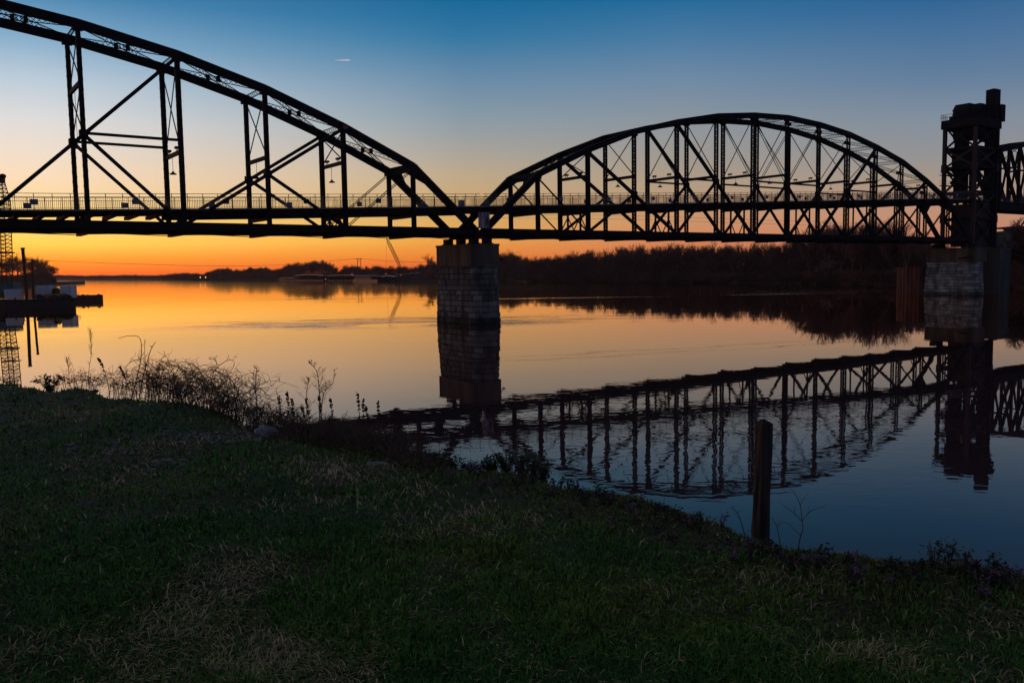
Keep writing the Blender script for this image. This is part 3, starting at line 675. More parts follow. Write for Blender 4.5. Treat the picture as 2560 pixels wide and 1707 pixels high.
# ------------------------------------------------------------------ lift tower
TW = thing('lift_tower', BP(14.7 * P, WID / 2, 9.0), 'tall dark steel lift tower with roofed winch houses beside the right span', 'tower')
st, st2 = M['steel'], M['steel2']
s1_, s2_ = 14.14 * P, 15.20 * P; n1_, n2_ = -.1, WID + .1; ZT = 33.0
def tp(s, n, z): return BP(s, n, z)
for s_, n_x, mm, w_ in ((s1_, n1_, st2, .62), (s1_, n2_, st2, .62), (s2_, n1_, st, .7), (s2_, n2_, st, .7)):
    MB().beam(tp(s_, n_x, 9.0), tp(s_, n_x, ZT), w_, w_, N_).build('tower_leg', mm, TW)
lv = [9.4, 14.6, 19.6, 24.4, 28.0, 32.4]
for i, (za, zb_) in enumerate(zip(lv, lv[1:])):
    for (p, q) in (((s1_, n1_), (s1_, n2_)), ((s2_, n1_), (s2_, n2_)), ((s1_, n1_), (s2_, n1_)), ((s1_, n2_), (s2_, n2_))):
        if p[0] == q[0] and 13 < za < 19: # opening for the walkway
            MB().beam(tp(*p, zb_), tp(*q, zb_), .34, .5).build('cross_beam', st2, TW); continue
        mb = MB(); mb.beam(tp(*p, za), tp(*q, zb_), .20, .34); mb.beam(tp(*q, za + .01), tp(*p, zb_ + .01), .19, .33); m3 = (tp(*p, za) + tp(*q, zb_)) / 2
        mb.box(m3, (tp(*q, 0) - tp(*p, 0)) * .09, np.cross((tp(*q, 0) - tp(*p, 0)), (0, 0, 1)) * .02, V(0, 0, .5)); mb.build('tower_bracing', st2 if i % 2 else st, TW)
        MB().beam(tp(*p, zb_), tp(*q, zb_), .34, .5).build('cross_beam', st, TW)
for s_ in (s1_, s2_):
    for n_x in (n1_, n2_):
        for z_ in (24.4, 14.6): MB().box(tp(s_, n_x, z_), E_R * .42, N_ * .42, V(0, 0, .7)).build('gusset_plate', st2, TW)
# enclosed shafts
MB().box(tp(14.78 * P, WID - .4, (18.6 + ZT) / 2), E_R * .95, N_ * .8, V(0, 0, (ZT - 18.6) / 2)).build('stair_shaft', st, TW)
MB().box(tp(s2_ - .1, .8, (9.2 + 39.4) / 2), E_R * .92, N_ * .95, V(0, 0, (39.4 - 9.2) / 2)).build('elevator_shaft', st, TW)
mb = MB(); c = tp(s2_ - .1, .8, 39.4); mb.poly([c + E_R * a * 1.02 + N_ * b_ * 1.05 for a, b_ in ((-1, -1), (1, -1), (1, 1), (-1, 1))] + [c + V(0, 0, .35)], [(0, 1, 4), (1, 2, 4), (2, 3, 4), (3, 0, 4), (3, 2, 1, 0)]); mb.build('shaft_cap', st, TW)
# counterweight, machinery deck, winch houses
MB().box(tp(14.68 * P, 2.8, 31.4), E_R * 2.9, N_ * 2.1, V(0, 0, 1.3)).build('counterweight', st, TW)
MB().box(tp(14.70 * P, 2.8, 26.2), E_R * 3.0, N_ * 2.2, V(0, 0, 1.75)).build('machinery_room', st, TW)
MB().box(tp(14.86 * P, 2.8, 13.4), E_R * 3.3, N_ * 2.5, V(0, 0, 4.1)).build('lower_enclosure', st2, TW)
for z_, a_, b_, w_ in ((25.9, -2.6, -1.4, .9), (22.2, -1.9, -.6, .7)):
    MB().box(tp(14.66 * P + a_, .4, z_), E_R * .5, N_ * .6, V(0, 0, w_)).build('equipment_box', st, TW)
mb = MB()
for i in range(7):
    z_ = 19.2 + i * 1.25; o_ = -1 if i % 2 else 1
    mb.beam(tp(14.4 * P - 1.1 * o_, WID - .9, z_), tp(14.4 * P + 1.1 * o_, WID - .9, z_ + 1.25), .7, .14); mb.beam(tp(14.4 * P - 1.1 * o_, WID - 1.3, z_ + .9), tp(14.4 * P + 1.1 * o_, WID - 1.3, z_ + 2.1), .05, .06)
mb.build('zigzag_stair', st, TW)
MB().box(tp(14.67 * P, WID / 2, ZT + .25), E_R * 4.9, N_ * 3.35, V(0, 0, .25)).build('platform', st, TW)
for n_x in (-.45, WID + .45): MB().beam(tp(s1_ - .7, n_x, ZT - .55), tp(s2_ + .7, n_x, ZT - .55), .3, 1.1).build('platform_girder', st, TW)
for s_ in (s1_ - .55, s2_ + .55): MB().beam(tp(s_, -.5, ZT - .55), tp(s_, WID + .5, ZT - .55), .3, 1.05).build('platform_girder', st, TW)
def house(s_, n_x, ls, ln, z0, h, rf):
    mb = MB(); c = tp(s_, n_x, 0); mb.box(c + V(0, 0, z0 + h / 2), E_R * ls, N_ * ln, V(0, 0, h / 2)); r1 = .1
    mb.build('winch_house_wall', st, TW)
    mb = MB(); cz = c + V(0, 0, z0 + h + .003); a, b_ = ls + .12, ln + .12; ti = .55
    v8 = [cz + E_R * a * i + N_ * b_ * j for i, j in ((-1, -1), (1, -1), (1, 1), (-1, 1))] + [cz + E_R * a * .62 * i + N_ * b_ * .8 * j + V(0, 0, rf) for i, j in ((-1, -1), (1, -1), (1, 1), (-1, 1))]
    mb.poly(v8, [(3, 2, 1, 0), (4, 5, 6, 7), (0, 1, 5, 4), (1, 2, 6, 5), (2, 3, 7, 6), (3, 0, 4, 7)]); mb.build('winch_house_roof', st, TW)
house(14.40 * P, 3.1, 1.35, 1.55, ZT + .5, 1.7, 1.25)
house(15.0 * P, 3.3, 1.3, 1.5, ZT + .5, 2.0, 1.45)
MB().box(tp(s2_ + 1.25, .6, ZT + 2.0), E_R * .75, N_ * 1.2, V(0, 0, 1.6)).build('sheave_box', st, TW)
for a_, b_, h_, w_ in ((-1.2, .2, .9, .5), (.2, -.1, 1.5, .35), (2.6, 4.9, 1.1, .6), (4.3, 1.2, .8, .7), (-3.0, 4.6, .7, .4)):
    MB().box(tp(14.6 * P + a_, b_, ZT + .5 + h_ / 2), E_R * w_, N_ * .5, V(0, 0, h_ / 2)).build('equipment_box', st, TW)
mb = MB(); c = tp(14.72 * P, 3.1, ZT + 1.5); mb.tube([c - N_ * .8, c + N_ * .8], 1.5, 18); mb.build('sheave_wheel', st, TW)
mb = MB()
for o in (.9, 1.35): mb.tube([tp(s2_ + o, .3, 20.2), tp(s2_ + o, .3, ZT + .5)], .07, 6)
mb.build('lift_cables', st, TW)
mb = MB(); zr = ZT + .5
for (p, q) in (((s1_ - .9, -.5), (s1_ - .9, WID + .5)), ((s1_ - .9, WID + .5), (s1_ + 1.3, WID + .5)), ((s1_ - .9, -.5), (s1_ + 1.0, -.5))):
    for z_ in (.55, 1.05): mb.beam(tp(*p, zr + z_), tp(*q, zr + z_), .06, .06)
    for k in range(4): a = tp(*p, zr) + (tp(*q, zr) - tp(*p, zr)) * k / 3; mb.beam(a, a + V(0, 0, 1.05), .07, .07, N_)
mb.build('platform_railing', st, TW)
for z_ in (21.2, 23.2): # catwalks
    mb = MB(); mb.beam(tp(s1_ - .5, WID + .3, z_), tp(s2_ + .3, WID + .3, z_), .9, .12)
    for h_ in (.5, 1.0): mb.beam(tp(s1_ - .5, WID + .7, z_ + h_), tp(s2_ + .3, WID + .7, z_ + h_), .05, .05)
    mb.build('catwalk', st, TW)

# ------------------------------------------------------------------ raised lift span, right of the tower
LS = thing('lift_span', BP(22 * P, WID / 2, 16.4), 'raised lift span cut off by the right edge of the photo', 'bridge span')
lt = [28.5, 29.9, 31.2, 32.2, 32.8, 33.0, 33.0, 32.8, 32.2, 31.2, 29.9, 28.5]; sL = 15.42 * P
def Y_(k, n, z): return BP(sL + k * P, n, z)
for nf in (0, WID):
    ch = MB(); bt = MB()
    for k in range(11): ch.beam(Y_(k - .01, nf, lt[k] - .5), Y_(k + 1.01, nf, lt[k + 1] - .5), .56, .95)
    ch.build('top_chord', st, LS)
    bt.beam(Y_(-.02, nf, 16.95), Y_(11.02, nf, 16.95), .5, 1.1); bt.beam(Y_(-.02, nf, 17.85), Y_(11.02, nf, 17.85), .4, .5); bt.build('bottom_chord', st, LS)
    for k in range(12): MB().beam(Y_(k, nf, 17), Y_(k, nf, lt[k] - .6), .48, .50, N_).build('vertical_post', st, LS)
    for k in range(11):
        if k < 5: MB().beam(Y_(k, nf, 17), Y_(k + .5, nf, (lt[k] + 17) / 2 + 5.5), .3, .36, N_).build('sub_diagonal', st, LS)
        a, b_ = (k, k + 1) if k < 6 else (k + 1, k); MB().beam(Y_(a, nf, lt[a] - .6), Y_(b_, nf, 17.1), .42, .60, N_).build('diagonal', st, LS)
for k in range(12):
    MB().beam(Y_(k, 0, 16.7), Y_(k, WID, 16.7), .3, .7).build('floor_beam', st, LS); mb = MB()
    mb.beam(Y_(k, 0, 25.2), Y_(k, WID, 25.2), .24, .36); lattice(mb, Y_(k, .1, lt[k] - .4), Y_(k, WID - .1, lt[k] - .4), .5, .5)
    mb.beam(Y_(k, .1, 25.4), Y_(k, WID - .1, lt[k] - .8), .09, .12); mb.beam(Y_(k, WID - .1, 25.4), Y_(k, .1, lt[k] - .8), .09, .12); mb.build('sway_frame', st, LS)
for nf in (1.9, 3.7): MB().beam(Y_(0, nf, 16.7), Y_(11, nf, 16.7), .3, .5).build('floor_stringer', st, LS)
mb = MB(); mb.beam(BP(SB, WID / 2, 18.2), Y_(11, WID / 2, 18.2), 4.5, .14).build('deck_slab', M['edge'], LS)
mb = MB(); mb2 = MB()
for n1 in (.5, WID - .5):
    for z_ in (19.6, 19.3, 18.36): mb.beam(BP(SB, n1, z_), Y_(11, n1, z_), .05, .05)
    for i in range(130):
        s_ = SB + i * .72; mb.beam(BP(s_, n1, 18.28), BP(s_, n1, 19.6), .045, .045, N_)
        for j in (1, 2, 3, 4): mb2.beam(BP(s_ + j * .145, n1, 18.3), BP(s_ + j * .145, n1, 19.3), .022, .022, N_)
r_ = mb.build('railing', M['rail'], LS); mb2.build('balusters', M['rail'], r_)

# ------------------------------------------------------------------ trees
def tree_arrays(seed, h, depth=5, spread=.55, kids=(3, 4), trunk=.3, rmin=.016, seg2=True, droop=0.0, lean=0):
    rnd = random.Random(seed); tr, cr = MB(), MB()
    def grow(p, d, L, r, lev):
        mb = tr if lev == 0 else cr
        mid = p + d * L * .5 + V(rnd.uniform(-1, 1), rnd.uniform(-1, 1), 0) * L * .05
        d2 = d + V(rnd.uniform(-1, 1), rnd.uniform(-1, 1), rnd.uniform(-.3, .5)) * .18; d2 /= np.linalg.norm(d2)
        q = mid + d2 * L * .5; r2 = max(r * .62, rmin)
        if lev < depth - 1 and seg2: mb.tube([p, mid, q], [r, (r + r2) / 2, r2], 4 if lev < 2 else 3, False)
        else: mb.tube([p, q], [r, r2 * .7], 3, False)
        if lev >= depth: return
        for i in range(rnd.randint(*kids)):
            f = rnd.uniform(.45, 1.0) if lev else rnd.uniform(.55, 1.0); b0 = p + (q - p) * f
            a = rnd.uniform(0, 2 * PI); s = spread * rnd.uniform(.5, 1.25)
            nd = d2 * math.cos(s) + V(math.cos(a), math.sin(a), rnd.uniform(-.2, .2) - droop) * math.sin(s); nd[2] = nd[2] * .9 + .16; nd /= np.linalg.norm(nd)
            grow(b0, nd, L * rnd.uniform(.58, .85), r2 * rnd.uniform(.6, .85), lev + 1)
        grow(q, d2, L * rnd.uniform(.6, .8), r2, lev + 1)
    grow(V(0, 0, -.3), V(lean, 0, 1), h * trunk, h * .019, 0)
    mz = max(v[2] for v in cr.v); k = h / mz
    for mb in (tr, cr): mb.v = [(v[0] * k, v[1] * k, v[2] * k) for v in mb.v]
    return tr, cr
def mk_tree(seed, h, name, label, m, group=None, **kw):
    tr, cr = tree_arrays(seed, h, **kw); t_ = thing(name, (0, 0, 0), label, 'tree', group)
    tr.build('trunk', m, t_); cr.build('crown', m, t_); return t_
G1 = 'bare trees on the wooded right bank'; G2 = 'bare trees along the far left shore'; G3 = 'bare trees on the left point'
protoA = [mk_tree(11 + i, 12, 'bare_tree', 'slender bare tree rising above the dense wood on the right bank', M['tree'], G1, depth=5, spread=.42 + .05 * (i % 3), kids=(2, 4)) for i in range(5)]
protoB = [mk_tree(31 + i, 14, 'bare_tree', 'round crowned bare tree on the low far shore', M['tree'], G2, depth=4, spread=.72, kids=(3, 4), trunk=.22, rmin=.05) for i in range(3)]
protoC = [mk_tree(51 + i, 26, 'bare_tree', 'large spreading bare tree on the wooded point beyond the work barge', M['tree'], G3, depth=5, spread=.85, kids=(2, 4), trunk=.2, rmin=.045) for i in range(3)]
used = set()
def put(protos, i, loc, rz, sc, label=None):
    p = protos[i % len(protos)]
    if id(p) not in used:
        used.add(id(p)); p.location = tuple(map(float, loc)); p.rotation_euler = (0, 0, rz); p.scale = (sc,) * 3 if not hasattr(sc, '__len__') else sc
        if label: p['label'] = label
        return p
    return copy_tree(p, loc, rz, sc, label)
# shore lines (survey points at the water's edge)
SHR = [(1246, 701.5), (1316, 705), (1450, 706), (1605, 707), (1780, 708), (1951, 709.5), (2100, 711), (2240, 713), (2400, 716), (2560, 720), (2800, 728), (3200, 745)]
SHL = [(-900, 701.5), (-300, 701), (0, 700.5), (200, 700.2), (400, 700.2), (600, 701), (800, 702), (950, 703), (1010, 703.5), (1091, 704.5), (1170, 703), (1250, 700.5)]
def shore_pts(L_): return [onz(x, y, 0) for x, y in L_]
def land(name, pts, label, width=700, hts=((0, -.6), (5, 1.6), (30, 2.6), (200, 3.2)), m=None):
    vs, fs = [], []; prof = list(hts) + [(width, 3.4)]
    dense = []
    for a, c in zip(pts, pts[1:]):
        for k in range(8): dense.append(a + (c - a) * k / 8)
    dense.append(pts[-1])
    rnd = random.Random(5)
    for p in dense:
        d = V(p[0], p[1], 0); r = np.linalg.norm(d); d /= r; j = rnd.uniform(-1.5, 1.5)
        for (o, z) in prof: vs.append(p + d * (o + (j if o < 40 else 0)) + V(0, 0, z + (rnd.uniform(-.3, .3) if 0 < o < 300 else 0)))
    m_ = len(prof)
    for i in range(len(dense) - 1):
        for k in range(m_ - 1): fs.append((i * m_ + k, (i + 1) * m_ + k, (i + 1) * m_ + k + 1, i * m_ + k + 1))
    o = MB().poly(vs, fs).build(name, m or M['earth'], None); return tag(o, label, 'land', kind='structure')
sr, sl = shore_pts(SHR), shore_pts(SHL)
land('right_bank', sr, 'low wooded bank across the river on the right'); land('far_shore', sl, 'low far shore on the left')
def along(L_, x, off):
    y = np.interp(x, [q[0] for q in L_], [q[1] for q in L_]); p = onz(x, y, 0); d = V(p[0], p[1], 0); r = np.linalg.norm(d); return p + d / r * off, r + off
rnd = random.Random(3)
TOPR = [(1246, 640), (1262, 622), (1280, 624), (1300, 634), (1330, 638), (1370, 634), (1414, 628), (1440, 624), (1470, 620), (1500, 630), (1525, 612), (1560, 612), (1600, 610), (1660, 606), (1750, 604), (1850, 602), (1950, 598), (2030, 560), (2060, 545), (2100, 552), (2140, 560), (2170, 540), (2220, 545), (2260, 575), (2300, 570), (2380, 600), (2560, 640)]
TOPL = [(-200, 688), (140, 690), (200, 691), (300, 690), (400, 688), (440, 684), (495, 681), (505, 686), (545, 669), (570, 666), (585, 673), (610, 671), (628, 666), (665, 666), (680, 672), (702, 668), (728, 655), (760, 654), (800, 648), (822, 652), (846, 672), (866, 662), (890, 659), (910, 666), (937, 660), (960, 667), (990, 662), (1012, 662), (1025, 670), (1051, 657), (1070, 653), (1091, 650), (1170, 650), (1250, 640)]
def top_y(L_, x): return float(np.interp(x, [q[0] for q in L_], [q[1] for q in L_]))
def height_for(x, ytop, dist_y): return atd(x, ytop, dist_y)[2]
# woods as one mass (low detail trees merged) and individual skyline trees
lowA = []
for i in range(6):
    a, c = tree_arrays(71 + i, 12, depth=4, spread=.45, kids=(2, 3), rmin=.03, seg2=False); vb = a.v + c.v; fb = a.f + [tuple(j + len(a.v) for j in f) for f in c.f]
    lowA.append((np.array(vb), np.array([f if len(f) == 4 else (f[0], f[1], f[2], f[2]) for f in fb])))
def merge_wood(name, label, L_, TOP, xs, offr, hk, m, hmin=4.0, jit=.12):
    VV, FF = [], []; n = 0
    for x in xs:
        off = rnd.uniform(*offr); p, r = along(L_, x, off); H = max(hmin, (height_for(x, top_y(TOP, x), p[1]) - 2) * hk * rnd.uniform(1 - jit, 1 + jit * .5))
        vb, fb = rnd.choice(lowA); k = H / 12; a = rnd.uniform(0, 2 * PI); ca, sa = math.cos(a), math.sin(a); ws = rnd.uniform(.8, 1.3)
        q = np.stack([(vb[:, 0] * ca - vb[:, 1] * sa) * k * ws + p[0], (vb[:, 0] * sa + vb[:, 1] * ca) * k * ws + p[1], vb[:, 2] * k + 2.0], -1)
        VV.append(q); FF.append(fb + n); n += len(q)
    o = fast_mesh(name, np.concatenate(VV), np.concatenate(FF), m); return tag(o, label, 'wood', kind='stuff')
merge_wood('bare_wood', 'dense dark bare wood filling the right bank', SHR, TOPR, [rnd.uniform(1235, 2620) for _ in range(420)], (4, 60), .86, M['tree2'])
# thicket of small twigs / undergrowth along the right bank, as many leaf-sized faces
def thicket(name, label, L_, TOP, x0, x1, n, offr, hk, m, size=.5):
    r2 = np.random.default_rng(hash(name) % 1000 if False else 17); c = []
    xs = r2.uniform(x0, x1, n)
    for x in xs:
        p, r = along(L_, x, r2.uniform(*offr)); H = max(2.0, (height_for(x, top_y(TOP, x), p[1]) - 2) * hk * (.75 + .5 * float(vnoise(x, 0, 18, 4))))
        z = 1.0 + H * r2.random() ** .8; c.append((p[0], p[1], z, size * r2.uniform(.5, 1.5) * r / 350))
    c = np.array(c); q = r2.normal(size=(n, 2, 3)); q /= np.linalg.norm(q, axis=2)[:, :, None]
    q[:, 0] += np.array([0, 0, .9]); q[:, 0] /= np.linalg.norm(q[:, 0], axis=1)[:, None]; a, b_ = q[:, 0] * c[:, 3:4] * 1.5, q[:, 1] * c[:, 3:4] * .085; ctr = c[:, :3]
    vv = np.stack([ctr - a, ctr + b_, ctr + a, ctr - b_], 1).reshape(-1, 3); ff = np.arange(n * 4).reshape(-1, 4)
    return tag(fast_mesh(name, vv, ff, m), label, 'undergrowth', kind='stuff')
thicket('bank_undergrowth', 'dark undergrowth under the bare wood on the right bank', SHR, TOPR, 1235, 2620, 110000, (2, 60), .72, M['tree2'], .75)
xs = [1252, 1262, 1274, 1284, 1300, 1316, 1336, 1358, 1380, 1400, 1418, 1436, 1452, 1466, 1480, 1496, 1512, 1524, 1536, 1550, 1566, 1582, 1598, 1614, 1632, 1650, 1670, 1690, 1712, 1734, 1756, 1780, 1806, 1832, 1858, 1886, 1914, 1944, 1974, 2004, 2034, 2050, 2066, 2082, 2100, 2124, 2150, 2164, 2180, 2200, 2216, 2236, 2262, 2286, 2310, 2340]
for i, x in enumerate(xs):
    p, r = along(SHR, x, rnd.uniform(8, 36)); H = height_for(x, top_y(TOPR, x) + rnd.uniform(-5, 5), p[1]) - 2
    put(protoA, i, p + V(0, 0, 1.8), rnd.uniform(0, 6), H / 12)
thicket('low_brush', 'dark low brush at the foot of the wood on the right bank', SHR, TOPR, 1235, 2640, 60000, (14, 40), .40, M['tree2'], 1.1)
thicket('shore_brush', 'dark brush overhanging the water along the right bank', SHR, TOPR, 1235, 2640, 46000, (-.5, 9), .20, M['tree2'], .8)
thicket('far_shore_brush', 'dark brush at the water line of the far left shore', SHL, TOPL, -300, 1250, 30000, (-1, 14), .30, M['tree2'], .5)
# far left shore
merge_wood('far_wood', 'distant dark bare wood along the far left shore', SHL, TOPL, [rnd.uniform(300, 1250) for _ in range(300)] + [rnd.uniform(-100, 300) for _ in range(60)], (10, 80), .88, M['tree2'], 3)
thicket('far_undergrowth', 'distant undergrowth along the far left shore', SHL, TOPL, -100, 1250, 80000, (6, 90), .84, M['tree2'], .6)
for i, x in enumerate([520, 548, 566, 592, 628, 650, 668, 700, 726, 745, 762, 792, 806, 820, 836, 866, 884, 898, 915, 938, 955, 980, 998, 1012, 1030, 1050, 1066, 1084, 1120, 1160]):
    p, r = along(SHL, x, rnd.uniform(12, 60)); H = height_for(x, top_y(TOPL, x) - 1, p[1]) - 2
    put(protoB, i, p + V(0, 0, 1.8), rnd.uniform(0, 6), H / 14)
p, r = along(SHL, 1078, 14); H = height_for(1078, 632, p[1]) - 2
copy_tree(protoA[2], p + V(0, 0, 1.8), 2.2, H / 12, 'lone taller bare tree on the far shore just left of the stone pier')['group'] = G2
# wooded point on the left
SHP = [(-400, 724), (0, 715), (60, 714), (120, 713), (170, 711.5), (200, 710), (213, 708.6)]
pp = shore_pts(SHP); vs, fs = [], []
for i, p in enumerate(pp):
    d = V(p[0], p[1], 0); d /= np.linalg.norm(d); wdt = 60 if i < len(pp) - 1 else 12
    for o, z in ((0, -.5), (3, 1.0), (wdt * .5, 2.4), (wdt, -.5)): vs.append(p + d * o + V(0, 0, z))
for i in range(len(pp) - 1):
    for k in range(3): fs.append((i * 4 + k, (i + 1) * 4 + k, (i + 1) * 4 + k + 1, i * 4 + k + 1))
tag(MB().poly(vs, fs).build('left_point', M['earth'], None), 'low dark point of land beyond the work barge', 'land', kind='structure')
TOPP = [(-200, 640), (0, 640), (30, 645), (48, 636), (70, 640), (90, 644), (106, 643), (122, 655), (134, 668), (142, 682), (150, 705), (215, 706)]
for i, (x, yt) in enumerate([(-60, 640), (-20, 645), (8, 648), (30, 644), (48, 637), (66, 642), (84, 646), (100, 643), (112, 648), (124, 662), (132, 674)]):
    p, r = along(SHP, x, rnd.uniform(15, 40)); H = (height_for(x, yt, p[1]) - 2) * 1.12; put(protoC, i, p + V(0, 0, 1.5), rnd.uniform(0, 6), H / 26)
TOPU = [(-200, 690), (0, 688), (60, 684), (110, 668), (124, 676), (136, 694), (150, 706), (215, 708)]
thicket('point_undergrowth', 'dense undergrowth between the trees on the left point', SHP, TOPU, -150, 140, 26000, (8, 40), 1.0, M['tree2'], .5)
# blossoming tree and reddish tree
bt_ = mk_tree(91, 9, 'blossom_tree', 'pale pink blossoming tree low on the right bank', M['tree'], None, depth=4, spread=.6, kids=(3, 4), trunk=.2, rmin=.03)
r9 = np.random.default_rng(4); cr_ = [c for c in bt_.children if c.name.startswith('crown')][0]
cv = np.array([v.co[:] for v in cr_.data.vertices]); cv = cv[r9.integers(0, len(cv), 1500)] + r9.normal(size=(1500, 3)) * .12
q = r9.normal(size=(1500, 2, 3)); q /= np.linalg.norm(q, axis=2)[:, :, None]; a, b_ = q[:, 0] * .13, q[:, 1] * .13
fast_mesh('blossom', np.stack([cv - a, cv + b_, cv + a, cv - b_], 1).reshape(-1, 3), np.arange(6000).reshape(-1, 4), M['blossom'], bt_)
p, r = along(SHR, 2065, 5); bt_.location = tuple(p + V(0, 0, .8)); H = height_for(2075, 632, p[1]) - 1.0; bt_.scale = (H / 9,) * 3
rt = mk_tree(93, 9, 'reddish_tree', 'round rust red tree at the right edge below the buildings', M['tree3'], None, depth=5, spread=.8, kids=(3, 4), trunk=.2, rmin=.06)
p = onz(2556, 705, 1.0); p = atd(2556, 680, 200); rt.location = (p[0], p[1], 1.5); rt.scale = (1.25,) * 3
rt2 = mk_tree(95, 12, 'leaning_tree', 'windswept bare tree between the lift tower and the buildings', M['tree'], None, depth=5, spread=.6, kids=(3, 4), lean=.35, rmin=.03)
p = atd(2490, 600, 240); rt2.location = (p[0], p[1], 3); rt2.scale = ((atd(2520, 541, 240)[2] - 3) / 12,) * 3

# ------------------------------------------------------------------ far marina, crane, pylon, lights
def at_sh(x, off=0): return along(SHL, x, off)[0]
def shed(x0, x1, ytop, label, m_r, depth=14, off=-6, z0=.4, posts=True):
    a, c = at_sh(x0, off), at_sh(x1, off); zt = height_for((x0 + x1) / 2, ytop, (a[1] + c[1]) / 2); e_ = (c - a); L_ = np.linalg.norm(e_); e_ /= L_; nv = V(-e_[1], e_[0], 0)
    t_ = thing('dock_shed', (a + c) / 2, label, 'boat shed', 'covered docks of the far marina'); m0 = (a + c) / 2 + nv * depth / 2
    hr = (zt - z0) * .22
    rf = MB(); zz = zt - hr
    vs = []
    for k in range(9):
        f = -1 + k / 4; zc = zz + hr * (1 - f * f * .9); q = m0 + e_ * f * L_ / 2
        vs += [q - nv * depth * .55 + V(0, 0, zc - .25), q - nv * depth * .55 + V(0, 0, zc + .1), q + nv * depth * .55 + V(0, 0, zc + .1), q + nv * depth * .55 + V(0, 0, zc - .25)]
    fs = []
    for k in range(8):
        for j in range(4): fs.append((k * 4 + j, k * 4 + (j + 1) % 4, (k + 1) * 4 + (j + 1) % 4, (k + 1) * 4 + j))
    rf.poly(vs, fs + [(0, 1, 2, 3), (35, 34, 33, 32)]).build('roof', m_r, t_)
    pm = MB(); n = max(3, int(L_ / 4))
    for k in range(n + 1):
        for sd in (-.5, .5): q = a + e_ * L_ * k / n + nv * depth * (.5 + sd * .96); pm.beam(q, q + V(0, 0, zz - .1), .18, .18, nv)
    pm.build('posts', M['steel'], t_)
    MB().box(m0 + V(0, 0, z0), e_ * L_ / 2, nv * depth * .52, V(0, 0, .25)).build('dock', M['hull'], t_)
    MB().box(m0 + nv * depth * .2 + V(0, 0, z0 + (zz - z0) * .35), e_ * L_ * .46, nv * depth * .2, V(0, 0, (zz - z0) * .3)).build('moored_hulls', M['brick'], t_)
shed(700, 737, 694.5, 'low dock shed at the left end of the far marina', M['roof']); shed(738, 809, 686.5, 'largest curved roof dock shed of the far marina', M['roof'])
shed(820, 895, 687.5, 'long grey dock shed behind the row of mooring poles', M['roof'], off=-2); shed(900, 955, 688.5, 'grey dock shed under the power line tower', M['roof'], off=4); shed(956, 988, 689.5, 'short grey dock shed right of the moored dark barge', M['roof'], off=0)
fb_ = thing('moored_barge', at_sh(925, -14), 'dark flat barge moored at the far marina', 'barge'); a, c = at_sh(894, -14), at_sh(958, -14); e_ = (c - a); L_ = np.linalg.norm(e_); e_ /= L_; nv = V(-e_[1], e_[0], 0)
MB().box((a + c) / 2 + V(0, 0, .6), e_ * L_ / 2, nv * 4, V(0, 0, .7)).build('hull', M['hull'], fb_); MB().box((a + c) / 2 - e_ * L_ * .12 + V(0, 0, 2.2), e_ * L_ * .33, nv * 3, V(0, 0, .9)).build('cargo_box', M['hullrust'], fb_)
mp_ = MB(); k = 0
for x in (812, 818, 824, 829, 836, 842, 850, 858, 866, 872, 880, 888):
    k += 1; p = at_sh(x, -8); t_ = tag(MB().tube([p - V(0, 0, 1), p + V(0, 0, 4.6 + (k % 3) * .8)], .16, 6).build('mooring_pole', M['steel'], None), 'thin dark mooring pole in the row at the middle of the far marina', 'pole', 'mooring poles of the far marina')
def cottage(x, ytop, w_, label, mw, mr_, off=30):
    p = at_sh(x, off); zt = height_for(x, ytop, p[1]); zt = max(zt, 4.5); t_ = thing('shore_house', p, label, 'house'); c = p + V(0, 0, 2.3)
    hw = (zt - 2.3) * .62
    MB().box(c + V(0, 0, hw / 2), V(w_ / 2, 0, 0), V(0, 4, 0), V(0, 0, hw / 2)).build('wall', mw, t_)
    q = c + V(0, 0, hw + .003); MB().poly([q + V(-w_ / 2 - .4, -4.4, 0), q + V(w_ / 2 + .4, -4.4, 0), q + V(w_ / 2 + .4, 4.4, 0), q + V(-w_ / 2 - .4, 4.4, 0), q + V(-w_ / 2 - .4, 0, (zt - 2.3) * .38), q + V(w_ / 2 + .4, 0, (zt - 2.3) * .38)], [(0, 1, 5, 4), (2, 3, 4, 5), (0, 4, 3), (1, 2, 5), (3, 2, 1, 0)]).build('roof', mr_, t_)
    MB().box(c + V(-w_ * .2, -4.01, hw * .4), V(.6, 0, 0), V(0, .02, 0), V(0, 0, hw * .3)).box(c + V(w_ * .2, -4.01, hw * .5), V(.7, 0, 0), V(0, .02, 0), V(0, 0, hw * .2)).build('window', M['steel'], t_)
cottage(1020, 682, 5, 'small yellow building on the far shore right of the crane', M['yellow'], M['yellow']); cottage(1040, 680, 7, 'white roofed building right of the yellow one on the far shore', M['brick'], M['roof'])
cottage(903, 683, 5, 'red roofed building under the power line tower on the far shore', M['brick'], M['redroof'], 26); cottage(1002, 684, 5, 'small reddish house left of the yellow building on the far shore', M['redroof'], M['roof'], 20)
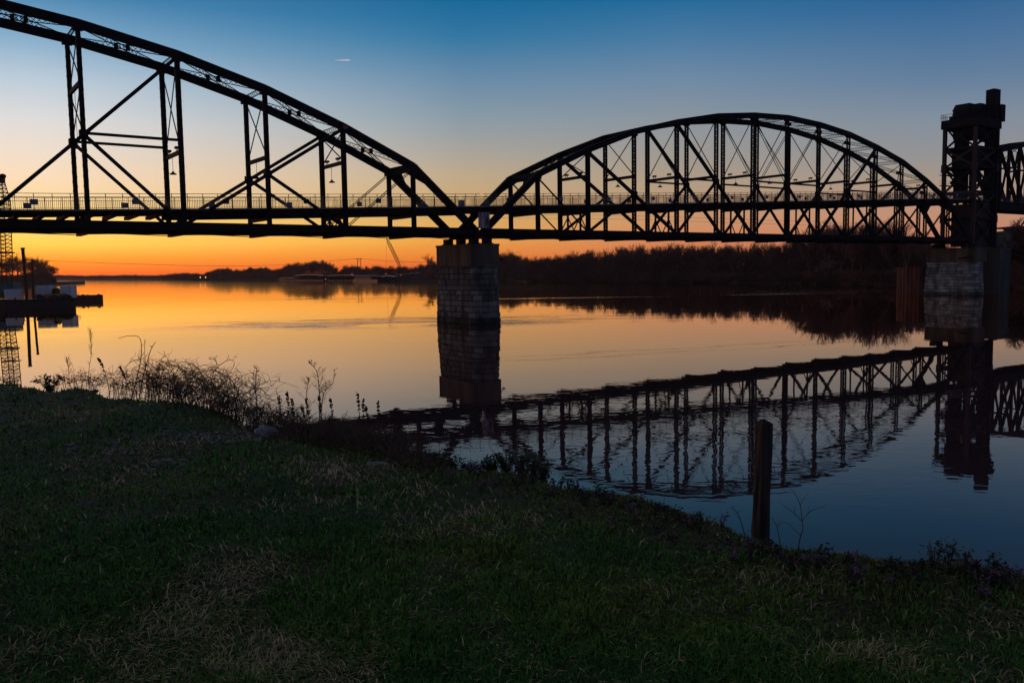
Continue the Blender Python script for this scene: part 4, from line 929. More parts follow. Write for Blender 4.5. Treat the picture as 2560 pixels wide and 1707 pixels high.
# crane beyond the far shore
b0 = at_sh(1000, 24); Yc = b0[1]; pb, pt_ = atd(1001, 668, Yc), atd(967, 597, Yc)
cr = thing('lattice_crane', b0, 'distant lattice boom crane leaning left above the far shore', 'crane'); mb = MB(); e_ = (pt_ - pb) / np.linalg.norm(pt_ - pb); sx_ = np.cross(e_, (0, 1, 0)); L_ = np.linalg.norm(pt_ - pb)
def boom(mb, pb, e_, sx_, L_, w0, w1, w2, n, r_, dy=V(0, 1, 0)):
    def wd_(f): return w0 + (w1 - w0) * min(f / .2, 1) if f < .8 else w1 + (w2 - w1) * (f - .8) / .2
    prev = None
    for k in range(n + 1):
        f = k / n; c = pb + e_ * L_ * f; w_ = wd_(f) / 2; q = [c + sx_ * w_ * i + dy * w_ * j for i, j in ((-1, -1), (1, -1), (1, 1), (-1, 1))]
        if prev:
            for j in range(4): mb.beam(prev[j], q[j], r_ * 1.6, r_ * 1.6, dy); mb.beam(prev[j], q[(j + 1) % 4], r_, r_, dy); mb.beam(q[j], q[(j + 1) % 4], r_, r_, dy)
        prev = q
boom(mb, pb, e_, sx_, L_, .8, 1.9, .7, 22, .10); mb.build('boom', M['cranered'], cr)
mb = MB(); mb.beam(pt_, atd(965, 668, Yc), .09, .09, (0, 1, 0)).build('hoist_line', M['wire'], cr); mb = MB(); mb.beam(pb + e_ * L_ * .62 + sx_ * .6, atd(1012, 661, Yc), .09, .09, (0, 1, 0)).build('back_stay', M['wire'], cr)
c = atd(1004, 672, Yc); MB().box(V(c[0], c[1], 4.2), V(2.6, 0, 0), V(0, 2, 0), V(0, 0, 1.7)).box(V(c[0], c[1], 2.8), V(3.0, 0, 0), V(0, 2.6, 0), V(0, 0, .45)).build('cab', M['cranered'], cr)
# power line tower with its lines
p0 = at_sh(897, 45); Yp = p0[1]; py = thing('power_pylon', p0, 'two legged power line tower above the trees of the far shore', 'pylon'); a, c, t1, t2 = atd(893.5, 690, Yp), atd(902, 690, Yp), atd(893.5, 646.5, Yp), atd(902, 646.5, Yp)
MB().beam(a, t1, .35, .35, (0, 1, 0)).build('leg', M['steel'], py); MB().beam(c, t2, .35, .35, (0, 1, 0)).build('leg', M['steel'], py)
xa, xb = atd(889, 646.8, Yp), atd(906, 646.8, Yp); MB().beam(xa, xb, .3, .45).beam(t1 - V(0, 0, 3), t2 - V(0, 0, .4), .14, .14).beam(t2 - V(0, 0, 3.2), t1 - V(0, 0, .6), .14, .14).build('crossarm', M['steel'], py)
def cable(pts, r_, label, name='power_line', n=10):
    tag(MB().tube(pts, r_, 4, False).build(name, M['wire'], None), label, 'cable')
cable([atd(x, y, Y) for x, y, Y in ((-200, 640, 560), (122, 652, 600), (293, 659, 640), (489, 664.5, Yp * .95), (621, 665, Yp), (709, 662.5, Yp), (820, 653, Yp), (890, 647, Yp))], .10, 'thin power line sagging from the far tower to the left edge')
cable([atd(x, y, Y) for x, y, Y in ((905, 647, Yp), (960, 652, Yp), (1020, 655, Yp), (1100, 655, Yp), (1300, 630, Yp))], .09, 'thin power line running right from the far tower')
for dyy, w_ in ((0, 'upper'), (9, 'lower')):
    cable([atd(x, y + dyy, 300) for x, y in ((1150, 528), (1210, 534), (1300, 537), (1450, 537.5), (1600, 540), (1700, 543.5), (1900, 550), (2080, 556), (2200, 560))], .035, '%s of two thin cables seen through the right span below the deck' % w_, 'cable_line')
cable([atd(x, y, 168) for x, y in ((2488, 617), (2500, 619), (2520, 628), (2540, 637), (2600, 660), (2700, 700))], .10, 'dark mooring cable sloping down from the tower pier to the right', 'mooring_cable')
# lit lamps on boat and shore
for x, y, m_l, lb in ((500.5, 693.5, 'lamp_y', 'left one of two yellow boat lights far up the river'), (514, 693.3, 'lamp_y', 'right one of two yellow boat lights far up the river'), (880, 686, 'lamp_o', 'orange shore light above the long grey dock shed'), (965, 685, 'lamp_o', 'orange shore light under the crane'), (1002, 688, 'lamp_o', 'orange shore light beside the small reddish house'), (814, 698.5, 'lamp_o', 'orange dock light right of the largest dock shed')):
    Yl = onz(x, 703.2, 0)[1] * .985; p = atd(x, y, Yl); t_ = thing('signal_light', p, lb, 'light'); rr_ = .0004 * Yl if m_l == 'lamp_y' else .0003 * Yl
    MB().blob(p, rr_, 2, 8, 6, 0).build('bulb', M[m_l], t_); MB().tube([V(p[0], p[1] + .5, -.5), V(p[0], p[1] + .5, p[2] + .3)], .08, 5).build('mast', M['steel'], t_)
tb = at_sh(520, -25); t_ = thing('tow_boat', tb, 'tiny dark towboat with barges far up the river', 'boat'); MB().box(tb + V(0, 0, .7), V(16, 0, 0), V(0, 3, 0), V(0, 0, .9)).build('hull', M['hull'], t_); MB().box(tb + V(9, 0, 2.6), V(3.4, 0, 0), V(0, 2, 0), V(0, 0, 1.3)).build('wheelhouse', M['hull'], t_)

# buildings at the right edge
def bld(x0, x1, ytop, Y, label, m, storeys, z0=1.0, dep=14):
    a, c = atd(x0, ytop, Y), atd(x1, ytop, Y); zt = (a[2] + c[2]) / 2; t_ = thing('city_building', V((a[0] + c[0]) / 2, Y, z0), label, 'building'); mc = V((a[0] + c[0]) / 2, Y + dep / 2, (zt + z0) / 2); w_ = (c[0] - a[0]) / 2
    MB().box(mc, V(w_, 0, 0), V(0, dep / 2, 0), V(0, 0, (zt - z0) / 2)).build('wall', m, t_)
    MB().box(V(mc[0], mc[1], zt + .15), V(w_ + .2, 0, 0), V(0, dep / 2 + .2, 0), V(0, 0, .147)).build('roof', M['concrete2'], t_)
    n = max(2, int(w_ * 2 / 3.2)); hs = (zt - z0) / storeys
    for s in range(storeys):
        for k in range(n): MB().box(V(a[0] + (k + .5) * 2 * w_ / n, Y - .01, z0 + hs * (s + .55)), V(.55, 0, 0), V(0, .03, 0), V(0, 0, hs * .26)).build('window', M['sign'], t_)
    return zt
bld(2487, 2526, 587, 262, 'low dark brick building right behind the lift tower', M['brick'], 4); bld(2548, 2640, 586, 262, 'dark flat roofed building at the right photo edge', M['brick'], 4)
bld(2526, 2546, 579, 255, 'grey round topped tower building between the two dark ones', M['concrete2'], 5)
a = atd(2526, 568, 258); c = atd(2557, 568, 258); t_ = thing('roof_canopy', V(a[0], 258, 18), 'flat canopy on thin posts on top of the grey tower building', 'canopy')
MB().box((a + c) / 2 + V(0, 4, 0), V((c[0] - a[0]) / 2, 0, 0), V(0, 5, 0), V(0, 0, .25)).build('canopy_roof', M['concrete2'], t_)
q = (atd(2540, 569, 258) + V(0, 3, 0)); MB().tube([q - V(0, 0, 2.2), q - V(0, 0, .2)], [1.0, 2.0], 12).build('flared_core', M['concrete2'], t_)
mb = MB()
for x in (2527, 2548, 2556): p = atd(x, 568, 258); mb.beam(p - V(0, 0, 3.2), p, .16, .16, (0, 1, 0))
mb.beam(atd(2548, 577, 258), atd(2556, 577, 258), .12, .12); mb.build('canopy_posts', M['steel'], t_)
for x0, x1, y0, lb in ((2508, 2545, 638, 'upper pale landing ledge on the bank beyond the tower pier'), (2510, 2550, 646, 'lower pale landing ledge on the bank beyond the tower pier')):
    a, c = atd(x0, y0 + 2, 215), atd(x1, y0 - 1, 225); tag(MB().beam(a, c, 2.5, .35).build('landing_ledge', M['concrete2'], None), lb, 'ledge')

# ------------------------------------------------------------------ work barge and crane at the left
pr = onz(190, 768, 0); Yb = pr[1]; zdk = atd(188, 746, Yb)[2]
Bg = thing('work_barge', pr, 'long dark work barge with crane and containers at the left edge', 'barge'); e_ = V(.895, .446, 0); L_ = 42.0; pl_ = pr - e_ * L_; nv = V(-.50, .866, 0); WB = 11
MB().box((pr + pl_) / 2 + nv * WB / 2 + V(0, 0, zdk / 2 - .3), e_ * L_ / 2, nv * WB / 2, V(0, 0, zdk / 2 + .3)).build('hull', M['hull'], Bg)
MB().box((pr + pl_) / 2 + nv * -.06 + V(0, 0, zdk - .12), e_ * L_ / 2, nv * .06, V(0, 0, .12)).build('rub_rail', M['steel'], Bg)
mb = MB()
for k in range(6): q = pr - e_ * (.6 + k * 3.3) + nv * .4 + V(0, 0, zdk); mb.tube([q, q + V(0, 0, .45)], .14, 6)
mb.build('bollards', M['hullrust'], Bg)
def bpt(x, y=743, back=3.0): return V(*(atd(x, y, Yb + back)[:2]), zdk)
def cont(x0, x1, yt, label, m=M['white'], back=3.0, d=2.4):
    a, c = bpt(x0, 743, back), bpt(x1, 743, back); h = atd((x0 + x1) / 2, yt, Yb + back)[2] - zdk; t_ = thing('site_container', (a + c) / 2, label, 'container', 'white site containers on the work barge'); mc = (a + c) / 2 + V(0, d / 2, h / 2 + .06); w_ = (c[0] - a[0]) / 2
    MB().box(mc, V(w_, 0, 0), V(0, d / 2, 0), V(0, 0, h / 2)).build('box_body', m, t_)
    mb = MB(); k = int(w_ * 2 / .35)
    for i in range(k): mb.box(mc + V(-w_ + (i + .5) * 2 * w_ / k, -d / 2 - .02, 0), V(.05, 0, 0), V(0, .02, 0), V(0, 0, h / 2 - .1))
    mb.build('corrugation', m, t_); MB().box(mc + V(w_ * .4, -d / 2 - .05, -.05), V(.35, 0, 0), V(0, .01, 0), V(0, 0, h / 2 - .2)).build('door', m, t_)
    MB().box(mc + V(0, 0, h / 2 + .04), V(w_ + .08, 0, 0), V(0, d / 2 + .08, 0), V(0, 0, .04)).build('roof', m, t_)
cont(11, 40, 725, 'white container in front of the crane, leftmost on the barge'); cont(91, 124, 715.5, 'larger white container right of the two leaning piles', back=5); cont(151, 178, 716, 'small white container at the right end of the barge', back=4)
sk = thing('yellow_skip', bpt(130, 743, 1), 'mustard yellow skip between the two white containers', 'skip'); a, c = bpt(111, 743, 1.5), bpt(153, 743, 1.5); w_ = (c[0] - a[0]) / 2; m0 = (a + c) / 2
MB().poly([m0 + V(-w_ * .85, 0, .05), m0 + V(w_ * .85, 0, .05), m0 + V(w_ * .85, 1.8, .05), m0 + V(-w_ * .85, 1.8, .05), m0 + V(-w_, -.15, .95), m0 + V(w_, -.15, .95), m0 + V(w_, 1.95, .95), m0 + V(-w_, 1.95, .95)], [(3, 2, 1, 0), (0, 1, 5, 4), (1, 2, 6, 5), (2, 3, 7, 6), (3, 0, 4, 7)]).build('skip_body', M['yellow'], sk)
mb = MB()
for i in range(5): mb.box(m0 + V(-w_ * .8 + i * w_ * .4, -.12, .5), V(.06, 0, 0), V(0, .05, 0), V(0, 0, .42))
mb.build('ribs', M['yellow'], sk)
jk = thing('scrap_heap', bpt(100, 743, 1.5), 'dark heap of gear beside the yellow skip on the barge', 'gear'); mb = MB(); rj = random.Random(8)
for i in range(26):
    q = bpt(rj.choice([rj.uniform(92, 112), rj.uniform(152, 176), rj.uniform(126, 150)]), 743, rj.uniform(1, 3)); mb.box(q + V(0, 0, rj.uniform(.1, .7)), V(rj.uniform(.2, .7), .1, 0), V(-.1, rj.uniform(.2, .4), 0), V(0, 0, rj.uniform(.1, .35)))
mb.build('gear_pile', M['hull'], jk)
fl = thing('fuel_tank', bpt(140, 743, 7), 'low rusty tank behind the yellow skip', 'tank'); a, c = bpt(127, 743, 7), bpt(146, 743, 7); MB().tube([a + V(0, 0, 1.1), c + V(0, 0, 1.1)], 1.0, 14).build('tank_shell', M['hullrust'], fl); MB().box((a + c) / 2 + V(0, 0, .3), V(1.2, 0, 0), V(0, .6, 0), V(0, 0, .28)).build('cradle', M['hull'], fl)
for (xt, yt, xb_, r_, lb) in ((56.8, 620, 67.5, .31, 'taller dark spud pile leaning left on the barge'), (80.4, 649, 82, .22, 'shorter dark spud pile on the barge')):
    p1 = V(*(atd(xb_, 745, Yb + 2)[:2]), -1.5); p2 = atd(xt, yt, Yb + 2); t_ = thing('spud_pile', V(p1[0], p1[1], 0), lb, 'pile', 'spud piles of the work barge'); MB().tube([p1, p2], r_, 12).build('pile_shaft', M['hullrust'], t_)
    d = (p2 - p1) / np.linalg.norm(p2 - p1); MB().tube([p2 - d * .25, p2 + d * .05], r_ * 1.3, 12).build('pile_head', M['hull'], t_)
for i in range(9):
    q = pr - e_ * (1.5 + i * 2.6) - nv * .30 + V(0, 0, zdk * .55); mb = MB(); mb.tube([q + V(.42 * math.cos(a), 0, .42 * math.sin(a)) for a in np.linspace(0, 2 * PI, 13)], .12, 6, False); tag(mb.build('fender_tyre', M['hull'], None), 'black tyre fender hung on the side of the work barge', 'tyre', 'tyre fenders on the work barge')
rl = MB()
for i in range(12): q = pr - e_ * (.4 + i * 2.0) + nv * 10.6 + V(0, 0, zdk); rl.tube([q, q + V(0, 0, 1.1)], .035, 4)
rl.tube([pr - e_ * .4 + nv * 10.6 + V(0, 0, zdk + 1.1), pr - e_ * 22.4 + nv * 10.6 + V(0, 0, zdk + 1.1)], .03, 4); rl.build('guard_rail', M['steel'], Bg)
# crawler crane: upright lattice boom at the photo edge
Yk = Yb + 6; k0 = bpt(12, 743, 6); KC = thing('crawler_crane', k0, 'teal crawler crane with tall upright lattice boom on the barge', 'crane')
for dx_ in (-1.9, 1.9):
    q = k0 + V(dx_ * 1.0, 0, .75); MB().box(q, V(.5, 0, 0), V(0, 2.6, 0), V(0, 0, .7)).build('crawler_track', M['hull'], KC)
a, c = atd(-16, 724, Yk), atd(35, 707, Yk); cc_ = V((a[0] + c[0]) / 2, Yk + 1, (a[2] + c[2]) / 2); hz = (c[2] - a[2]) / 2
MB().box(cc_, V((c[0] - a[0]) / 2, 0, 0), V(0, 1.4, 0), V(0, 0, hz)).box(cc_ + V(-.5, 0, -hz - .4), V(1.6, 0, 0), V(0, 1.3, 0), V(0, 0, .4)).build('machinery_house', M['teal'], KC)
mb = MB(); q = V(c[0] - .8, Yk - .6, c[2] - hz * .8); mb.tube([q - V(0, 0, hz), q + V(0, 0, hz * .3)], .75, 12); mb.build('winch_drum', M['teal'], KC)
q = cc_ + V(-1.7, -1.42, -.1)
for i in range(3): MB().beam(q + V(i * .75, 0, -.5), q + V(i * .75 + .3, 0, .5), .02, .16, (0, 1, 0)).build('painted_stripe', M['white'], KC)
pb = atd(11, 708, Yk); pt_ = atd(2, 452, Yk); e_ = (pt_ - pb) / np.linalg.norm(pt_ - pb); sx_ = np.cross((0, 1, 0), e_); mb = MB(); boom(mb, pb, e_, sx_, np.linalg.norm(pt_ - pb), 2.0, 2.3, .9, 26, .09); mb.build('boom', M['hullrust'], KC)
mb = MB(); mb.box(pt_ + V(.3, 0, .3), V(.45, 0, 0), V(0, .3, 0), V(0, 0, .8)); mb.tube([pt_ + V(.5, -.3, .9), pt_ + V(.5, .3, .9)], .5, 12); mb.build('boom_head', M['hull'], KC)
mb = MB(); mb.tube([pt_ + V(-.2, 0, 1), atd(-2, 384, Yk)], .05, 4); mb.tube([pt_ + V(.4, 0, 1), atd(5, 437, Yk)], .07, 4); mb.beam(atd(-6, 437, Yk), atd(6, 437, Yk), .08, .08); mb.build('mast', M['wire'], KC)
mb = MB()
for x in (3, 6): mb.tube([atd(x, 455, Yk - .8), atd(x + 3, 716, Yk - .8)], .035, 4)
mb.build('hoist_ropes', M['wire'], KC)
for yy in (632, 664): q = atd(12, yy, Yk); MB().box(q, V(1.35, 0, 0), V(0, 1.25, 0), V(0, 0, .14)).build('boom_platform', M['hull'], KC)
# second small barge
b2_ = onz(258, 752.5, 0); b1_ = b2_ - V(8.6, 2.6, 0); t_ = thing('deck_barge', (b1_ + b2_) / 2, 'small low rusty barge tied beyond the right end of the work barge', 'barge'); e_ = b2_ - b1_; L_ = np.linalg.norm(e_); e_ /= L_; nv = V(-.44, .90, 0); zd2 = atd(250, 738, b2_[1])[2]
MB().box((b1_ + b2_) / 2 + nv * 4 + V(0, 0, zd2 / 2 - .2), e_ * (L_ / 2), nv * 4, V(0, 0, zd2 / 2 + .2)).build('hull', M['hullrust'], t_); mb = MB()
for f in (.25, .5, .62, .9): q = b1_ + e_ * L_ * f + nv * 1.5 + V(0, 0, zd2); mb.blob(q + V(0, 0, .08), (.5 if f in (.5, .9) else .2, .3, .22), int(f * 10), 8, 5, .3)
mb.build('deck_gear', M['hull'], t_)
hr_ = thing('gangway_rail', pr, 'bent handrail frame between the two barges', 'handrail'); A1, A2, A3, A4 = atd(187, 739, Yb + 8), atd(187, 726, Yb + 8), atd(197, 732, Yb + 8), atd(197.5, 741, Yb + 8)
MB().tube([A1, A2, A3, A4], .06, 5).tube([atd(187, 733, Yb + 8), atd(197, 739, Yb + 8)], .05, 5).build('rail_frame', M['hullrust'], hr_)

# ------------------------------------------------------------------ contrail
cA, cB = atd(836, 151, 9000), atd(875, 151, 9000); mb = MB(); mb.tube([cA, cA + (cB - cA) * .4, cA + (cB - cA) * .93, cB], [.6, 4, 7, 2], 8)
mct = bpy.data.materials.new('vapour_trail'); mct.use_nodes = True; t = mct.node_tree; b = t.nodes['Principled BSDF']; b.inputs['Base Color'].default_value = (1, .98, .95, 1); b.inputs['Roughness'].default_value = 1
b.inputs['Emission Color'].default_value = (.95, .97, 1, 1); b.inputs['Emission Strength'].default_value = .42   # faint glow added in place of sunlight on the trail
tag(mb.build('aircraft_contrail', mct, None), 'short white aircraft contrail high in the sky', 'contrail')

# ------------------------------------------------------------------ foreground plants, post and rocks
def gpt(x, y, dz=0.0, off=0.0):
    """ground point seen at a pixel: march the line of sight to the bank"""
    d = ray(x, y); k = 1.0
    for _ in range(4000):
        q = d * k
        if HC + q[2] <= float(ground_z(q[0], q[1])) or k > 60: break
        if math.hypot(q[0], q[1]) > float(edge_r(math.atan2(q[0], q[1]))) + .8: k *= 1 - .7 / math.hypot(q[0], q[1]); break
        k += .02
    q = d * k; r = math.hypot(q[0], q[1]); q = q * (1 + off / r); return V(q[0], q[1], float(ground_z(q[0], q[1])) + dz)
def lift(x, y, base): return atd(x, y, base[1])
def curve(pts, n=8):
    pts = [np.array(p, float) for p in pts]; out = []
    for i in range(len(pts) - 1):
        p0 = pts[max(i - 1, 0)]; p1 = pts[i]; p2 = pts[i + 1]; p3 = pts[min(i + 2, len(pts) - 1)]
        for k in range(n):
            t = k / n; out.append(.5 * ((2 * p1) + (-p0 + p2) * t + (2 * p0 - 5 * p1 + 4 * p2 - p3) * t * t + (-p0 + 3 * p1 - 3 * p2 + p3) * t ** 3))
    out.append(pts[-1]); return out
rw = random.Random(12)
def weed(name, label, pix, r=.004, twigs=0, tl=.12, seed_from=None, seeds=0, cat='weed', group='dead weeds along the bank edge', feather=0, m=None, off=.15, dep=.12):
    """a dead stalk following surveyed points, with side twigs, seed clusters or a feathery plume"""
    b_ = gpt(pix[0][0], pix[0][1], -.03, off); T = thing(name, b_, label, cat, group)
    pts = [b_] + [lift(x, y, b_) + V(0, rw.uniform(-dep, dep), 0) * (i + 1) / len(pix) for i, (x, y) in enumerate(pix[1:])]
    c = curve(pts, 7); n = len(c); mb = MB(); r *= 1.25; mb.tube(c, [r * (1 - .6 * i / n) for i in range(n)], 4, False)
    for k in range(twigs):
        i = int(n * rw.uniform(.25, .97)); p = c[min(i, n - 1)]; a = rw.uniform(0, 2 * PI); L_ = tl * rw.uniform(.5, 1.3) * (1.2 - i / n)
        q1 = p + V(math.cos(a) * L_ * .5, math.sin(a) * L_ * .3, L_ * .45); q2 = q1 + V(math.cos(a) * L_ * .35, 0, L_ * rw.uniform(.2, .6)); mb.tube([p, q1, q2], [r * .45, r * .35, r * .2], 3, False)
        for j in range(2):
            q3 = q1 + V(rw.uniform(-1, 1), rw.uniform(-.5, .5), rw.uniform(.2, 1)) * L_ * .3; mb.tube([q1, q3], [r * .3, r * .18], 3, False)
    mb.build('stem', m or M['stem'], T)
    if seeds:
        sb = MB()
        for k in range(seeds):
            i = int(n * (seed_from + (1 - seed_from) * rw.random())); p = c[min(i, n - 1)] + V(rw.uniform(-1, 1), rw.uniform(-1, 1), rw.uniform(-1, 1)) * .012; sb.blob(p, rw.uniform(.006, .012), k, 5, 3, .3)
        sb.build('seed_head', M['seed'], T)
    if feather:
        fb = MB()
        for k in range(feather):
            i = int(n * rw.uniform(.6, 1)); p = c[min(i, n - 1)]; a = rw.uniform(0, 2 * PI); L_ = .10 * rw.uniform(.5, 1.2); fb.tube([p, p + V(math.cos(a) * L_ * .45, math.sin(a) * L_ * .45, L_)], [.0022, .001], 3, False)
        fb.build('plume', M['stem'], T)
    return T
weed('feathery_weed', 'tallest thin feathery weed near the left edge', [(222, 968), (222, 930), (227, 880), (223, 832)], .004, 10, .10, feather=46)
weed('feathery_weed', 'short feathery weed left of the tallest one', [(174, 963), (173, 935), (170, 902)], .004, 14, .12, feather=30)
weed('seedy_weed', 'leaning weed with dark seed clumps beside the tall feathery one', [(276, 988), (268, 950), (252, 915), (240, 897)], .004, 4, .08, .45, 60)
weed('seedy_weed', 'weed with one thick dark seed spike left of the bent bramble stems', [(318, 988), (312, 950), (303, 917)], .004, 3, .06, .55, 60)
weed('bramble_stem', 'tall bramble stem with its tip bent back to the left', [(327, 990), (345, 930), (353, 885), (350, 845), (320, 840), (294, 846)], .006, 6, .10)
weed('bramble_stem', 'tall straight bramble stem leaning right', [(345, 990), (358, 940), (366, 905), (378, 872), (386, 856)], .007, 6, .10)
weed('bramble_stem', 'thin upright bramble stem between the two tall ones', [(372, 992), (366, 935), (361, 890), (357, 850)], .005, 7, .10)
for i, pts in enumerate(([(393, 992), (409, 927), (442, 913), (471, 940), (483, 984)], [(507, 1010), (524, 943), (565, 902), (589, 906), (573, 935)], [(606, 1040), (589, 968), (540, 925), (499, 935), (488, 960)], [(458, 1004), (434, 935), (401, 922), (377, 940), (366, 966)], [(573, 1030), (565, 950), (532, 927), (507, 958)], [(520, 1016), (500, 930), (455, 905), (430, 925)], [(548, 1026), (530, 958), (545, 905), (520, 898)])):
    weed('arching_cane', '%s large arching bramble cane from the left above the tangle' % ORD[i], pts, .0042, 12, .12, group='large arching bramble canes')
weed('twiggy_weed', 'upright twiggy weed right of the bramble tangle', [(643, 1062), (641, 1000), (642, 960), (643, 918)], .005, 26, .16)
weed('twiggy_weed', 'tall branched dead weed with spreading top left of the centre', [(796, 1086), (800, 1030), (795, 970), (788, 930), (775, 904)], .005, 26, .18)
weed('twiggy_weed', 'branched dead weed with hooked tip right of the spreading one', [(800, 1086), (806, 1010), (815, 975), (832, 955), (838, 922)], .004, 18, .14)
weed('twiggy_weed', 'shorter dead weed left of the spreading one', [(768, 1080), (766, 1010), (772, 960), (770, 948)], .004, 22, .14)
for i, (x, yt, yb_) in enumerate([(697, 992, 1070), (716, 982, 1078), (731, 997, 1080), (757, 1016, 1082), (769, 998, 1084), (795, 993, 1086), (825, 998, 1092), (893, 982, 1104), (905, 1002, 1108), (943, 1006, 1120), (918, 1016, 1112)]):
    weed('seedy_weed', '%s from the left of the small dark seeded weeds left of the pier reflection' % ORD[i], [(x + rw.uniform(2, 9), yb_), (x + 5, (yt + yb_) / 2), (x, yt)], .0035, 3, .05, .5, 34)
for i in range(44):
    x = rw.uniform(150, 1060); ye = float(np.interp(x, [q[0] for q in EDGE], [q[1] for q in EDGE])); h_ = rw.uniform(28, 75)
    weed('dry_stalk', 'one of many thin dry stalks scattered in the bank edge tangle', [(x, ye + 6), (x + rw.uniform(-6, 6), ye - h_ * .5), (x + rw.uniform(-16, 16), ye - h_)], .0028, 8, .09, group='thin dry stalks in the edge tangle')
# bramble tangle: nobody could count these arching canes
bm_ = MB()
for (xc, wpx, hpx, n) in ((300, 90, 60, 24), (365, 80, 70, 26), (430, 60, 104, 74), (480, 60, 76, 34), (560, 60, 112, 84), (610, 60, 60, 26), (665, 70, 58, 46), (720, 70, 44, 44), (800, 90, 42, 60), (900, 80, 36, 50), (980, 60, 26, 30), (200, 60, 26, 20)):
    for k in range(n):
        x = xc + rw.gauss(0, wpx * .45); ye = float(np.interp(x, [q[0] for q in EDGE], [q[1] for q in EDGE])); b_ = gpt(x, ye + 5, -.02, rw.uniform(0, .6)); s = 1 if rw.random() < .5 else -1; L_ = rw.uniform(.2, 1) ** .8 * hpx; rch = rw.uniform(.2, 1.5) * L_ * (.6 if abs(x - xc) > wpx * .4 else 1)
        dp = V(0, rw.uniform(-.4, .4), 0); pts = [b_, lift(x + s * rch * .25, ye - L_ * .7, b_) + dp * .4, lift(x + s * rch * .7, ye - L_ * rw.uniform(.85, 1), b_) + dp * .7, lift(x + s * rch * 1.2, ye - L_ * rw.uniform(.3, .8), b_) + dp]
        c = curve(pts, 4); bm_.tube(c, [.0042 * (1 - .6 * i / len(c)) for i in range(len(c))], 3, False)
        for j in range(6):
            p = c[rw.randrange(2, len(c))]; q = p + V(rw.uniform(-1, 1), rw.uniform(-1, 1), rw.uniform(-.4, 1)) * .13; q2 = q + V(rw.uniform(-1, 1), rw.uniform(-1, 1), rw.uniform(-.8, .6)) * .10; bm_.tube([p, q, q2], [.003, .0024, .0014], 3, False)
tag(bm_.build('bramble_tangle', M['stem'], None), 'tangle of bare arching bramble canes along the bank edge', 'brambles', kind='stuff')
# low dead brush on the slope left of centre
r5 = np.random.default_rng(9); nbr = 9000; ang = r5.uniform(math.radians(-17), math.radians(-5.5), nbr); rd = edge_r(ang) + r5.uniform(-.5, 1.6, nbr); qx, qy = rd * np.sin(ang), rd * np.cos(ang); qz = ground_z(qx, qy)
dirs = r5.normal(size=(nbr, 3)) * np.array([1, 1, .5]) + np.array([0, 0, .7]); dirs /= np.linalg.norm(dirs, axis=1)[:, None]; Ls = r5.uniform(.06, .26, nbr)[:, None]; sd_ = np.cross(dirs, r5.normal(size=(nbr, 3))); sd_ /= np.linalg.norm(sd_, axis=1)[:, None]; b3 = np.stack([qx, qy, qz - .01], -1)
fast = fast_mesh('dead_brush', np.stack([b3 - sd_ * .0035, b3 + sd_ * .0035, b3 + dirs * Ls + sd_ * .001, b3 + dirs * Ls - sd_ * .001], 1).reshape(-1, 3), np.arange(nbr * 4).reshape(-1, 4), M['stem']); tag(fast, 'low dead brush on the slope below the pale rock', 'brush', kind='stuff')
def leafy(name, label, x, yb_, yt, wpx, n, m, cat='shrub', group=None, stem=M['stem'], ls=.018, off=.1, flower=0, fm=None, nst=5):  # a small leafy plant: stems, leaves and maybe flowers
    b_ = gpt(x, yb_, -.03, off); T = thing(name, b_, label, cat, group); dpx = b_[1] / FPX; H = (yb_ - yt) * dpx; Wd = wpx * dpx; sb = MB(); lf = MB(); tips = []
    for k in range(nst):
        tx, ty = rw.uniform(-.5, .5) * Wd, rw.uniform(-.3, .3) * Wd; tz = H * rw.uniform(.7, 1); c = curve([b_, b_ + V(tx * .3, ty * .3, tz * .5), b_ + V(tx, ty, tz)], 4); sb.tube(c, [.003] * len(c), 4, False); tips.append(c[-1])
        for j in range(max(1, n // nst)):
            p = c[rw.randrange(2, len(c))] + V(rw.gauss(0, 1), rw.gauss(0, 1), rw.gauss(0, 1)) * .022
            a, b2 = V(rw.gauss(0, 1), rw.gauss(0, 1), rw.gauss(0, .6)), V(rw.gauss(0, 1), rw.gauss(0, 1), rw.gauss(0, .6)); a /= np.linalg.norm(a); b2 /= np.linalg.norm(b2); s = ls * rw.uniform(.6, 1.3)
            lf.poly([p - a * s, p + b2 * s * .5, p + a * s, p - b2 * s * .5], [(0, 1, 2, 3)])
    sb.build('stems', stem, T); lf.build('leaves', m, T)
    if flower:
        fb = MB()
        for q in tips:
            for j in range(flower): fb.blob(q + V(rw.gauss(0, 1), rw.gauss(0, 1), rw.gauss(0, 1)) * .011, .007 * rw.uniform(.6, 1.2), j, 5, 3, .4)
        fb.build('flowers', fm, T)
    return T
leafy('leafy_shrub', 'small round leafy shrub at the left end of the bank edge', 125, 968, 918, 66, 420, M['leaf'], nst=18, ls=.030)
leafy('leafy_shrub', 'low dark leafy clump at the photo left edge', 20, 962, 940, 50, 120, M['leaf'], nst=9, ls=.02)
for i, (x, yt, w_) in enumerate([(1080, 1138, 40), (1130, 1132, 50), (1175, 1142, 40), (1225, 1132, 46), (1265, 1120, 50), (1300, 1122, 50), (1335, 1134, 44), (1358, 1160, 30)]):
    ye = float(np.interp(x, [q[0] for q in EDGE], [q[1] for q in EDGE])); leafy('leafy_plant', '%s from the left in the row of leafy edge plants below the pier reflection' % ORD[i], x, ye + 8, yt - 14, w_ * 1.25, 420, M['leaf'], nst=20, group='leafy plants on the bank edge', ls=.019)
fl_n = 0
